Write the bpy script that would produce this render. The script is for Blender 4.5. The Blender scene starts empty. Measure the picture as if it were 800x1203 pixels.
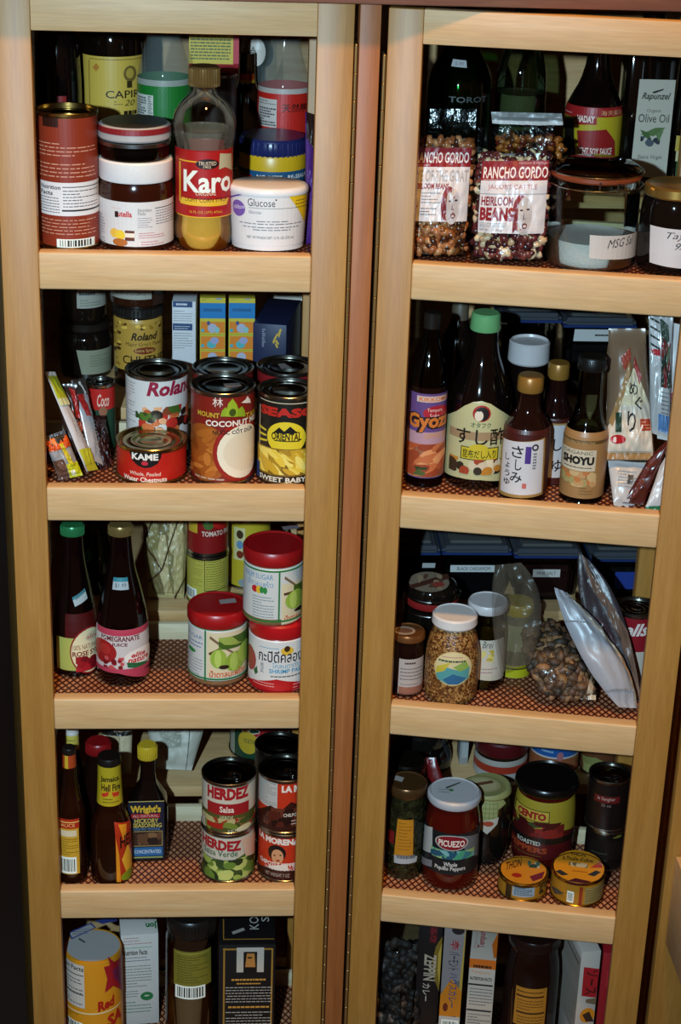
import bpy, bmesh, math, random
from mathutils import Vector, Matrix, noise
# ------------------------------------------------------------------ camera, world, lights, exposure
W, H, FPX = 800, 1203, 2150.0
CAM = Vector((-0.1646, -1.9972, 0.8840)); PITCH, ROLL, YAW = 0.4050, 0.0346, 0.0747
FWD = Vector((math.sin(YAW)*math.cos(PITCH), math.cos(YAW)*math.cos(PITCH), -math.sin(PITCH)))
_r = Vector((math.cos(YAW), -math.sin(YAW), 0)); _u = _r.cross(FWD)
RGT = _r*math.cos(ROLL) + _u*math.sin(ROLL); UP = -_r*math.sin(ROLL) + _u*math.cos(ROLL)
scene = bpy.context.scene; COL = scene.collection
cd = bpy.data.cameras.new('camera'); cam = bpy.data.objects.new('camera', cd); COL.objects.link(cam)
cd.sensor_fit = 'VERTICAL'; cd.sensor_height = 24.0; cd.lens = FPX/H*24.0
cam.matrix_world = Matrix(((RGT.x, UP.x, -FWD.x, CAM.x), (RGT.y, UP.y, -FWD.y, CAM.y), (RGT.z, UP.z, -FWD.z, CAM.z), (0, 0, 0, 1)))
cd.clip_start = 0.05; scene.camera = cam
wd = bpy.data.worlds.new('room_ambience'); scene.world = wd; wd.use_nodes = True
wd.node_tree.nodes['Background'].inputs[0].default_value = (1.0, 0.42, 0.13, 1); wd.node_tree.nodes['Background'].inputs[1].default_value = 0.075
def lamp(name, kind, loc, target, power, col, size):
    l = bpy.data.lights.new(name, kind); o = bpy.data.objects.new(name, l); COL.objects.link(o); o.location = loc
    o.rotation_euler = (Vector(target)-Vector(loc)).to_track_quat('-Z', 'Y').to_euler(); l.energy = power; l.color = col
    if kind == 'SPOT': l.spot_size = math.radians(70); l.spot_blend = 1.0; l.shadow_soft_size = size
    else: l.size = size
    return o
FLASH = lamp('camera_flash', 'SPOT', (-0.44, -1.98, 0.92), (-0.14, 0, -0.10), 262, (0.53, 0.81, 1.0), 0.018)
CEIL = lamp('ceiling_lamp_light', 'AREA', (0.05, -0.92, 2.60), (0.05, -0.30, 0), 52, (1.0, 0.55, 0.14), 0.16)
vs = scene.view_settings; vs.view_transform = 'Standard'; vs.look = 'None'; vs.gamma = 1; vs.exposure = -0.15; vs.use_curve_mapping = False
rnd = random.Random(7)
# ------------------------------------------------------------------ pixel -> place
def ray(px, py): return FWD + RGT*((px-W/2)/FPX) - UP*((py-H/2)/FPX)
AR = 0.1857
FR = {'L': (Vector((-0.015, 0, 0)), Vector((1, 0, 0)), Vector((0, 1, 0))),
      'R': (Vector((0.015, 0, -0.004)), Vector((math.cos(AR), -math.sin(AR), 0)), Vector((math.sin(AR), math.cos(AR), 0))),
      'C': (Vector((0, 0, 0)), Vector((1, 0, 0)), Vector((0, 1, 0)))}
RT = [0.3372-0.2828*i for i in range(5)]            # tops of the rails (door frame)
SH = [z-0.005 for z in RT]                          # mesh shelves of the doors
CS = [0.366, 0.084, -0.202, -0.474, -0.765]          # fixed cabinet shelves
def shelf(rack, row): return (CS[row-1] if rack == 'C' else SH[row-1]+FR[rack][0].z)+.0003
def at(rack, px, py, d):
    O, U, N = FR[rack]; q = ray(px, py); t = (d - (CAM-O).dot(N))/q.dot(N)
    return CAM + q*t
def onz(px, py, z): q = ray(px, py); return CAM + q*((z-CAM.z)/q.z)
def mpp(P): return (P-CAM).dot(FWD)/FPX
# ------------------------------------------------------------------ materials
def lin(h):
    h = h.lstrip('#')
    if len(h) == 3: h = ''.join(c*2 for c in h)
    v = [int(h[i:i+2], 16)/255 for i in (0, 2, 4)]
    return tuple(c/12.92 if c <= .04045 else ((c+.055)/1.055)**2.4 for c in v)+(1,)
MATS = {}
def newmat(key):
    m = bpy.data.materials.new(key); m.use_nodes = True; MATS[key] = m
    return m, m.node_tree, m.node_tree.nodes['Principled BSDF']
def plain(col, rough=.42, metal=0., spec=.5, coat=0., bump=0., bscale=300., var=.06):
    key = 'paint_%s_%g_%g_%g_%g' % (col.lstrip('#'), rough, metal, coat, bump)
    if key in MATS: return MATS[key]
    m, nt, b = newmat(key); L = nt.links.new
    c = lin(col)
    if not metal or metal < .9: c = tuple(min(.86, x*k) for x, k in zip(c, (1.22, 1.02, .90)))+(1,)
    b.inputs['Roughness'].default_value = rough; b.inputs['Metallic'].default_value = metal
    b.inputs['Specular IOR Level'].default_value = spec; b.inputs['Coat Weight'].default_value = coat
    tc = nt.nodes.new('ShaderNodeTexCoord'); n = nt.nodes.new('ShaderNodeTexNoise'); n.inputs['Scale'].default_value = bscale
    L(tc.outputs['Object'], n.inputs['Vector'])
    r = nt.nodes.new('ShaderNodeMix'); r.data_type = 'RGBA'; r.blend_type = 'MIX'
    r.inputs[6].default_value = tuple(x*(1-var) for x in c[:3])+(1,); r.inputs[7].default_value = tuple(min(1, x*(1+var)) for x in c[:3])+(1,)
    L(n.outputs['Fac'], r.inputs[0]); L(r.outputs[2], b.inputs['Base Color'])
    if bump:
        bp = nt.nodes.new('ShaderNodeBump'); bp.inputs['Strength'].default_value = bump; bp.inputs['Distance'].default_value = .002
        L(n.outputs['Fac'], bp.inputs['Height']); L(bp.outputs['Normal'], b.inputs['Normal'])
    return m
def metal(col='#b9b6ae', rough=.22): return plain(col, rough, 1.0)
def dark(col='#0c0705', rough=.06): return plain(col, rough, 0, .6)
def speck(cols, scale=180., rough=.5, bump=.6, dist=.003):            # coarse loose contents: spice flakes, beans seen through glass
    key = 'speckle_'+'_'.join(c.lstrip('#') for c in cols)+'_%g' % scale
    if key in MATS: return MATS[key]
    m, nt, b = newmat(key); L = nt.links.new; b.inputs['Roughness'].default_value = rough
    tc = nt.nodes.new('ShaderNodeTexCoord'); v = nt.nodes.new('ShaderNodeTexVoronoi'); v.inputs['Scale'].default_value = scale
    L(tc.outputs['Object'], v.inputs['Vector']); cr = nt.nodes.new('ShaderNodeValToRGB'); cr.color_ramp.interpolation = 'CONSTANT'
    sp = nt.nodes.new('ShaderNodeSeparateColor'); L(v.outputs['Color'], sp.inputs[0]); L(sp.outputs[0], cr.inputs[0])
    e = cr.color_ramp.elements
    for i, c in enumerate(cols):
        el = e[i] if i < 2 else e.new(i/len(cols))
        el.position = i/len(cols); el.color = lin(c)
    L(cr.outputs[0], b.inputs['Base Color'])
    bp = nt.nodes.new('ShaderNodeBump'); bp.inputs['Strength'].default_value = bump; bp.inputs['Distance'].default_value = dist; bp.invert = True
    L(v.outputs['Distance'], bp.inputs['Height']); L(bp.outputs['Normal'], b.inputs['Normal'])
    return m
def glass(tint='#f4f7f4', rough=.03, wr=0., wscale=60., ior=1.45, gl='#ffffff'):
    key = 'glass_%s_%g_%g' % (tint.lstrip('#'), rough, wr)
    if key in MATS: return MATS[key]
    m = bpy.data.materials.new(key); m.use_nodes = True; MATS[key] = m; nt = m.node_tree; L = nt.links.new
    nt.nodes.remove(nt.nodes['Principled BSDF']); out = nt.nodes['Material Output']
    t = nt.nodes.new('ShaderNodeBsdfTransparent'); t.inputs[0].default_value = lin(tint)
    g = nt.nodes.new('ShaderNodeBsdfGlossy'); g.inputs['Roughness'].default_value = rough; g.inputs[0].default_value = lin(gl)
    f = nt.nodes.new('ShaderNodeFresnel'); f.inputs['IOR'].default_value = ior; mx = nt.nodes.new('ShaderNodeMixShader')
    L(f.outputs[0], mx.inputs[0]); L(t.outputs[0], mx.inputs[1]); L(g.outputs[0], mx.inputs[2]); L(mx.outputs[0], out.inputs[0])
    if wr:
        tc = nt.nodes.new('ShaderNodeTexCoord'); n = nt.nodes.new('ShaderNodeTexNoise'); n.inputs['Scale'].default_value = wscale; n.inputs['Detail'].default_value = 3
        L(tc.outputs['Object'], n.inputs['Vector']); bp = nt.nodes.new('ShaderNodeBump'); bp.inputs['Strength'].default_value = wr; bp.inputs['Distance'].default_value = .006
        L(n.outputs['Fac'], bp.inputs['Height']); L(bp.outputs[0], g.inputs['Normal']); L(bp.outputs[0], f.inputs['Normal'])
    return m
def haze_plastic(col, alpha=.35, rough=.25, wr=.4):                      # milky translucent plastic
    key = 'plastic_%s_%g' % (col.lstrip('#'), alpha)
    if key in MATS: return MATS[key]
    m, nt, b = newmat(key); b.inputs['Base Color'].default_value = lin(col); b.inputs['Roughness'].default_value = rough; b.inputs['Alpha'].default_value = alpha
    n = nt.nodes.new('ShaderNodeTexNoise'); n.inputs['Scale'].default_value = 45; tc = nt.nodes.new('ShaderNodeTexCoord'); nt.links.new(tc.outputs['Object'], n.inputs['Vector'])
    bp = nt.nodes.new('ShaderNodeBump'); bp.inputs['Strength'].default_value = wr; bp.inputs['Distance'].default_value = .006
    nt.links.new(n.outputs['Fac'], bp.inputs['Height']); nt.links.new(bp.outputs[0], b.inputs['Normal'])
    return m
def liquid(col, ior=1.42):
    key = 'liquid_'+col
    if key in MATS: return MATS[key]
    m, nt, b = newmat(key); b.inputs['Base Color'].default_value = lin(col); b.inputs['Roughness'].default_value = .02
    b.inputs['Transmission Weight'].default_value = 1; b.inputs['IOR'].default_value = ior
    return m
def wood(name, c0, c1, c2, scale, rough=.5, coat=.0, haze=.0, hrough=.65):
    m, nt, b = newmat(name); L = nt.links.new
    tc = nt.nodes.new('ShaderNodeTexCoord'); mp = nt.nodes.new('ShaderNodeMapping'); mp.inputs['Scale'].default_value = scale
    L(tc.outputs['Object'], mp.inputs['Vector'])
    n = nt.nodes.new('ShaderNodeTexNoise'); n.inputs['Scale'].default_value = 1; n.inputs['Detail'].default_value = 6; n.inputs['Distortion'].default_value = .6; L(mp.outputs[0], n.inputs['Vector'])
    cr = nt.nodes.new('ShaderNodeValToRGB'); L(n.outputs['Fac'], cr.inputs[0]); e = cr.color_ramp.elements
    e[0].position = .28; e[0].color = lin(c0); e[1].position = .72; e[1].color = lin(c2); k = e.new(.5); k.color = lin(c1)
    f = nt.nodes.new('ShaderNodeTexNoise'); f.inputs['Scale'].default_value = 6; f.inputs['Detail'].default_value = 3; L(mp.outputs[0], f.inputs['Vector'])
    mx = nt.nodes.new('ShaderNodeMix'); mx.data_type = 'RGBA'; mx.blend_type = 'MULTIPLY'; mx.inputs[0].default_value = .35
    L(cr.outputs[0], mx.inputs[6]); L(f.outputs['Fac'], mx.inputs[7]); 
    g = nt.nodes.new('ShaderNodeGamma'); g.inputs[1].default_value = 1.0; L(mx.outputs[2], g.inputs[0]); L(g.outputs[0], b.inputs['Base Color'])
    b.inputs['Roughness'].default_value = rough; b.inputs['Coat Weight'].default_value = coat; b.inputs['Coat Roughness'].default_value = .3; b.inputs['Specular IOR Level'].default_value = .3
    bp = nt.nodes.new('ShaderNodeBump'); bp.inputs['Strength'].default_value = .06; bp.inputs['Distance'].default_value = .001
    L(f.outputs['Fac'], bp.inputs['Height']); L(bp.outputs[0], b.inputs['Normal'])
    if haze:                                                             # satin lacquer: a broad pale sheen over the wood
        gl = nt.nodes.new('ShaderNodeBsdfGlossy'); gl.inputs['Roughness'].default_value = hrough; gl.inputs[0].default_value = (.95, .93, .9, 1); ms = nt.nodes.new('ShaderNodeMixShader'); ms.inputs[0].default_value = haze
        L(b.outputs[0], ms.inputs[1]); L(gl.outputs[0], ms.inputs[2]); L(ms.outputs[0], nt.nodes['Material Output'].inputs[0])
    return m
# ------------------------------------------------------------------ mesh helpers
def link(name, me, parent=None, loc=None):
    o = bpy.data.objects.new(name, me); COL.objects.link(o)
    if parent: o.parent = parent
    if loc: o.location = loc
    return o
def tag(o, label, cat=None, group=None, kind=None):
    if label: o['label'] = label
    if cat: o['category'] = cat
    if group: o['group'] = group
    if kind: o['kind'] = kind
    return o
def fin(bm, name, mats, parent=None, smooth=35, recalc=True):
    if recalc: bmesh.ops.recalc_face_normals(bm, faces=bm.faces)
    me = bpy.data.meshes.new(name); bm.to_mesh(me); bm.free()
    for m in (mats if isinstance(mats, (list, tuple)) else [mats]): me.materials.append(m)
    if smooth:
        me.shade_smooth(); me.set_sharp_from_angle(angle=math.radians(smooth))
    return link(name, me, parent)
def bbox(bm, x0, x1, y0, y1, z0, z1, bev=0., seg=2):
    r = bmesh.ops.create_cube(bm, size=1); vs_ = r['verts']
    for v in vs_: v.co = Vector(((x0+x1)/2+v.co.x*(x1-x0), (y0+y1)/2+v.co.y*(y1-y0), (z0+z1)/2+v.co.z*(z1-z0)))
    if bev:
        es = list({e for v in vs_ for e in v.link_edges}); bmesh.ops.bevel(bm, geom=es, offset=bev, segments=seg, affect='EDGES', profile=.5)
def boxpart(name, dims, m, parent, bev=.001, seg=2):
    bm = bmesh.new(); bbox(bm, *dims, bev=bev, seg=seg); return fin(bm, name, m, parent)
def lathe_bm(prof, segs=44, bm=None, close=True):
    bm = bm or bmesh.new(); rings = []
    for r, z in prof:
        if r < 1e-6: rings.append([bm.verts.new((0, 0, z))])
        else: rings.append([bm.verts.new((r*math.sin(2*math.pi*k/segs), -r*math.cos(2*math.pi*k/segs), z)) for k in range(segs)])
    for a, b in zip(rings, rings[1:]):
        for k in range(segs):
            j = (k+1) % segs
            if len(a) == 1 and len(b) == 1: continue
            if len(a) == 1: bm.faces.new((a[0], b[j], b[k]))
            elif len(b) == 1: bm.faces.new((a[k], a[j], b[0]))
            else: bm.faces.new((a[k], a[j], b[j], b[k]))
    if close:
        for R_ in (rings[0], rings[-1]):
            if len(R_) > 1: bm.faces.new(R_)
    return bm
def tube_bm(pts, r, segs=6, bm=None):
    bm = bm or bmesh.new(); prev = None; n = len(pts)
    for i, p in enumerate(pts):
        t = (pts[min(i+1, n-1)]-pts[max(i-1, 0)]).normalized(); a = t.orthogonal().normalized()
        if prev is not None: a = (prev - t*prev.dot(t)).normalized()
        prev = a; b = t.cross(a)
        ring = [bm.verts.new(p+(a*math.cos(2*math.pi*k/segs)+b*math.sin(2*math.pi*k/segs))*r) for k in range(segs)]
        if i:
            for k in range(segs): bm.faces.new((last[k], last[(k+1) % segs], ring[(k+1) % segs], ring[k]))
        else: bm.faces.new(ring)
        last = ring
    bm.faces.new(last); return bm
# ------------------------------------------------------------------ print (labels): flat shapes and letters in label coordinates, then wrapped on the surface
TXT = {}
def glyphs(s, bold=.0, shear=0.):
    k = (s, bold, shear)
    if k not in TXT:
        c = bpy.data.curves.new('lettering', 'FONT'); c.body = s; c.resolution_u = 2; c.offset = bold; c.shear = shear; c.fill_mode = 'FRONT'
        o = bpy.data.objects.new('lettering', c); COL.objects.link(o); me = o.to_mesh()
        v = [(a.co.x, a.co.y) for a in me.vertices]; f = [tuple(p.vertices) for p in me.polygons]; o.to_mesh_clear()
        bpy.data.objects.remove(o); bpy.data.curves.remove(c)
        if v:
            x0 = min(a[0] for a in v); x1 = max(a[0] for a in v); y0 = min(a[1] for a in v); y1 = max(a[1] for a in v)
            v = [((x-x0)/max(x1-x0, 1e-6), (y-y0)/max(y1-y0, 1e-6)) for x, y in v]
        TXT[k] = (v, f)
    return TXT[k]
def R(x0, y0, x1, y1, c): return ('r', (x0, y0, x1, y1), c, {})
def E(x0, y0, x1, y1, c): return ('e', (x0, y0, x1, y1), c, {})
def P(pts, c): return ('p', pts, c, {})
def T(s, x0, y0, x1, y1, c, **k): return ('t', (x0, y0, x1, y1), c, dict(k, s=s))
def N(x0, y0, x1, y1, c, rows=6, **k): return ('n', (x0, y0, x1, y1), c, dict(k, rows=rows))
def B(x0, y0, x1, y1, c='#222', **k): return ('b', (x0, y0, x1, y1), c, k)
def G(x0, y0, x1, y1, cols, n=20, size=6, **k): return ('g', (x0, y0, x1, y1), cols, dict(k, n=n, size=size))
def FR_(x0, y0, x1, y1, c, w=1.2): return [R(x0, y0, x1, y0+w, c), R(x0, y1-w, x1, y1, c), R(x0, y0, x0+w, y1, c), R(x1-w, y0, x1, y1, c)]
def expand(ops):
    """every op -> list of (polygons in pixel space, colour)"""
    q = random.Random(len(ops)*31+5); out = []
    flat = []
    for o in ops: flat.extend(o) if isinstance(o, list) else flat.append(o)
    for kind, a, c, k in flat:
        if kind == 'p': out.append(([list(a)], c, None)); continue
        x0, y0, x1, y1 = a; w = x1-x0; h = y1-y0; n0 = len(out)
        if kind == 'r': out.append(([[(x0, y1), (x1, y1), (x1, y0), (x0, y0)]], c))
        elif kind == 'e':
            n = 26; out.append(([[((x0+x1)/2+w/2*math.cos(2*math.pi*i/n), (y0+y1)/2-h/2*math.sin(2*math.pi*i/n)) for i in range(n)]], c))
        elif kind == 't':
            v, f = glyphs(k['s'], k.get('bold', .0), k.get('shear', 0.)); rot = k.get('rot', 0); ar = k.get('arc', 0); sl = k.get('slope', 0)
            def tr(p):
                X, Y = p
                if rot == 90: X, Y = 1-Y, X
                elif rot == -90: X, Y = Y, 1-X
                elif rot == 180: X, Y = 1-X, 1-Y
                return (x0+X*w, y1-Y*h - ar*4*X*(1-X) - sl*X)
            pv = [tr(p) for p in v]; out.append(([[pv[i] for i in fc] for fc in f], c))
        elif kind == 'n':
            rows = k['rows']; ps = []; lh = h/rows; bh = lh*k.get('fill', .27); vert = k.get('vert')
            for i in range(rows):
                x = x0; end = x1 if q.random() > .25 else x0+w*q.uniform(.4, .95)
                if k.get('center'): sh = (x1-end)/2; x += sh; end += sh
                while x < end-1:
                    e = min(end, x+q.uniform(.03, .12)*w+.5)
                    ps.append([(x, y0+(i+.7)*lh), (e, y0+(i+.7)*lh), (e, y0+(i+.7)*lh-bh), (x, y0+(i+.7)*lh-bh)]); x = e+max(.5, w*.018)
            out.append((ps, c))
        elif kind == 'b':
            out.append(([[(x0, y1), (x1, y1), (x1, y0), (x0, y0)]], '#e9e9e6')); x = x0+w*.08; ps = []
            while x < x1-w*.1:
                e = x+w*q.choice((.02, .03, .05)); ps.append([(x, y1-h*.12), (e, y1-h*.12), (e, y0+h*.12), (x, y0+h*.12)]); x = e+w*q.choice((.02, .03, .04))
            out.append((ps, c))
        elif kind == 'g':
            for i in range(k['n']):
                cx, cy = q.uniform(x0, x1), q.uniform(y0, y1); s = k['size']*q.uniform(.6, 1.2); an = q.uniform(0, math.pi) if 'ang' not in k else k['ang']+q.uniform(-.4, .4); el = k.get('el', 1.6); n = 9
                ps = []
                for j in range(n):
                    t = 2*math.pi*j/n; dx, dy = s*el*.5*math.cos(t), s*.5*math.sin(t)
                    ps.append((min(max(cx+dx*math.cos(an)-dy*math.sin(an), x0), x1), min(max(cy+dx*math.sin(an)+dy*math.cos(an), y0), y1)))
                out.append(([ps[::-1]], c[i % len(c)]))
        out[n0:] = [(o[0], o[1], a) for o in out[n0:]]
    return out
def print_mesh(name, ops, pm, sm, parent, step=None, hstep=None, rough=.4, lift=.00025, base=None):
    """pm(px,py)->(s,h); sm(s,h,off)->xyz; step: spacing of the cuts that let the print follow the curve"""
    bm = bmesh.new(); lay = bm.faces.layers.int.new('op'); mats = []; idx = {}; cols = []
    if base:                                                             # (s0,s1,h0,h1,colour) paper under the print
        s0, s1, h0, h1, c = base; f = bm.faces.new([bm.verts.new((s, h, 0)) for s, h in ((s0, h0), (s1, h0), (s1, h1), (s0, h1))]); cols.append(c)
    for polys, c, bb in expand(ops):
        i = len(cols); cols.append(c); mp_ = pm
        if bb:                                                           # level rows stay level on the surface: map the op's frame, then inside it linearly
            x0, y0, x1, y1 = bb; xm, ym = (x0+x1)/2, (y0+y1)/2; sa, sb = pm(x0, ym)[0], pm(x1, ym)[0]; ha, hb = pm(xm, y1)[1], pm(xm, y0)[1]
            mp_ = lambda x, y: (sa+(sb-sa)*(x-x0)/max(x1-x0, 1e-9), ha+(hb-ha)*(y1-y)/max(y1-y0, 1e-9))
        for pl in polys:
            pts = []
            for p in pl:
                s, h = mp_(*p)
                if not pts or (abs(s-pts[-1][0])+abs(h-pts[-1][1])) > 1e-7: pts.append((s, h))
            if len(pts) < 3: continue
            ar = sum(pts[j-1][0]*pts[j][1]-pts[j][0]*pts[j-1][1] for j in range(len(pts)))
            if abs(ar) < 1e-11: continue
            if ar < 0: pts.reverse()
            f = bm.faces.new([bm.verts.new((s, h, 0)) for s, h in pts]); f[lay] = i
    for ax, st in ((0, step), (1, hstep)):
        if not st or not bm.verts: continue
        a = min(v.co[ax] for v in bm.verts); b = max(v.co[ax] for v in bm.verts)
        if isinstance(st, (list, tuple)): cuts = [z for z in st if a+1e-6 < z < b-1e-6]
        else: cuts = [k*st for k in range(math.ceil(a/st+1e-6), int(math.floor(b/st))+1) if k*st < b-1e-7]
        for z in cuts:
            pc = Vector((0, 0, 0)); pc[ax] = z; pn = Vector((0, 0, 0)); pn[ax] = 1
            bmesh.ops.bisect_plane(bm, geom=bm.verts[:]+bm.edges[:]+bm.faces[:], plane_co=pc, plane_no=pn, dist=1e-8)
    for f in bm.faces:
        i = f[lay]; c = cols[i]
        if c not in idx: idx[c] = len(mats); mats.append(c if isinstance(c, bpy.types.Material) else plain(c, rough, var=.03))
        f.material_index = idx[c]
    done = {}
    for f in bm.faces:
        for v in f.verts:
            if v not in done: done[v] = lift+.00002*f[lay]
    for v, off in done.items(): v.co = sm(v.co.x, v.co.y, off)
    o = fin(bm, name, mats, parent, smooth=0, recalc=False)
    for p in o.data.polygons: p.use_smooth = False
    return o
# ------------------------------------------------------------------ things
class Thing: pass
def chord(s, R_, st):
    '''unit-circle point at arc length s, on the flat facets the cuts make'''
    a = s/R_; k = math.floor(a/st+1e-9); f = a/st-k; a0, a1 = k*st, (k+1)*st
    return (math.sin(a0)*(1-f)+math.sin(a1)*f, -(math.cos(a0)*(1-f)+math.cos(a1)*f))
def interp(prof, z):
    if z <= prof[0][1]: return prof[0][0]
    for (r0, z0), (r1, z1) in zip(prof, prof[1:]):
        if z0 <= z <= z1 and z1 > z0: return r0+(r1-r0)*(z-z0)/(z1-z0)
    return prof[-1][0]
def round_thing(name, label, cat, rack, row, cx, cy, d=None, yb=None, wb=None, base=None, group=None, tilt=None):
    """a thing turned on an axis; cx, cy: pixel of its axis (at height cy); d: depth of the axis, or yb: pixel of its front foot and wb its width"""
    t = Thing(); z0 = shelf(rack, row) if base is None else base
    O, U, Nn = FR[rack]
    if d is None:
        Q = onz(cx, yb, z0); d = (Q-O).dot(Nn) + wb/2*mpp(Q)
    t.rack, t.d, t.z0 = rack, d, z0; A = at(rack, cx, cy, d); t.cx = cx; t.A = Vector((A.x, A.y, z0))
    v = CAM-t.A; t.th = math.atan2(v.x, -v.y)
    e = link(name, None); e.location = t.A; e.rotation_euler = (0, 0, t.th); e.empty_display_size = .02; t.root = e
    if tilt: e.rotation_euler = (tilt[0], tilt[1], t.th)
    tag(e, label, cat, group); t.prof = {}; t.parts = {}
    def zy(y):
        if y is None: return 0.
        q = ray(cx, y); n = Vector((math.sin(t.th), -math.cos(t.th), 0)); k = (t.A-CAM).dot(n)/q.dot(n); return (CAM+q*k).z-z0
    t.zy = zy
    t.rw = lambda y, w: w/2*mpp(Vector((t.A.x, t.A.y, z0+zy(y))))
    return t
def turn(t, pname, m, rows, segs=44, parent=None, mm=False, close=True, soft=0):
    """rows: [(y, w)] pixels from top to bottom (None = the foot), or mm=True: [(r, z)] metres bottom to top"""
    pr = rows if mm else [(t.rw(y, w), 0. if y is None else max(t.zy(y), .0015*(len(rows)-i))) for i, (y, w) in enumerate(rows)][::-1]
    if soft and not mm:                                                  # round the corners of the outline
        for _ in range(soft):
            q = [pr[0]]
            for a, b in zip(pr, pr[1:]): q += [(a[0]*.75+b[0]*.25, a[1]*.75+b[1]*.25), (a[0]*.25+b[0]*.75, a[1]*.25+b[1]*.75)]
            pr = q+[pr[-1]]
    bm = lathe_bm(pr, segs, close=close); o = fin(bm, pname, m, parent or t.root); t.prof[pname] = pr; t.parts[pname] = o
    t.top = max(t.z0+p[1] for p in pr) if not hasattr(t, 'top') else max(t.top, t.z0+max(p[1] for p in pr))
    return o
def stick(t, pname, on, ops, wrap=None, rough=.4, step=7, hs=None, parent=None, turn_=0., lift=.0003):
    """print on a turned part; ops in photo pixels; wrap=(ytop, ybottom, colour[, half-angle in degrees]) the paper itself"""
    pr = t.prof[on]; ys = []
    for o in [x for q in ops for x in (q if isinstance(q, list) else [q])]:
        ys += [p[1] for p in o[1]] if o[0] == 'p' else [o[1][1], o[1][3]]
    if wrap: ys += [y for y in wrap[:2] if y is not None]
    z = sum((t.zy(min(ys)), t.zy(max(ys))))/2; Rr = interp(pr, max(z-.004, 0)); n = Vector((math.sin(t.th), -math.cos(t.th), 0)); rt = Vector((math.cos(t.th), math.sin(t.th), 0))
    def pm(px, py):
        q = ray(px, py); D = CAM-t.A; a = q.x**2+q.y**2; b = q.x*D.x+q.y*D.y; c = D.x**2+D.y**2-Rr**2; dis = b*b-a*c
        if dis <= 0: k = -b/a; Q = CAM+q*k; sg = 1 if (Q-t.A).dot(rt) > 0 else -1; return (sg*Rr*math.pi/2, max(Q.z-t.z0, .0008))
        k = (-b-math.sqrt(dis))/a; Q = CAM+q*k; v = Q-t.A
        return (Rr*(math.atan2(v.dot(rt), v.dot(n))+turn_), max(Q.z-t.z0, .0008))
    def sm(s, h, off):
        r = interp(pr, h)+off; x, y = chord(s, Rr, math.radians(step)); return Vector((r*x, r*y, h))
    base = None
    if wrap:
        h1 = pm(t.cx, wrap[0])[1]; h0 = pm(t.cx, wrap[1])[1] if wrap[1] is not None else .004; ha = math.radians(wrap[3] if len(wrap) > 3 else 180)
        base = (-ha*Rr, ha*Rr, h0, h1, wrap[2])
    return print_mesh(pname, ops, pm, sm, parent or t.root, step=Rr*math.radians(step), hstep=sorted({round(p[1], 7) for p in pr}), rough=rough, base=base, lift=lift)
def disc_print(t, pname, z, ops, parent=None, rough=.4, lift=.0004):
    """print on a level top at height z above the thing's foot; ops in photo pixels"""
    M = Matrix.Rotation(-t.th, 3, 'Z')
    def pm(px, py): v = M @ (onz(px, py, t.z0+z)-t.A); return (v.x, v.y)
    return print_mesh(pname, ops, pm, lambda s, h, off: Vector((s, h, z+off)), parent or t.root, rough=rough, lift=lift)
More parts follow.
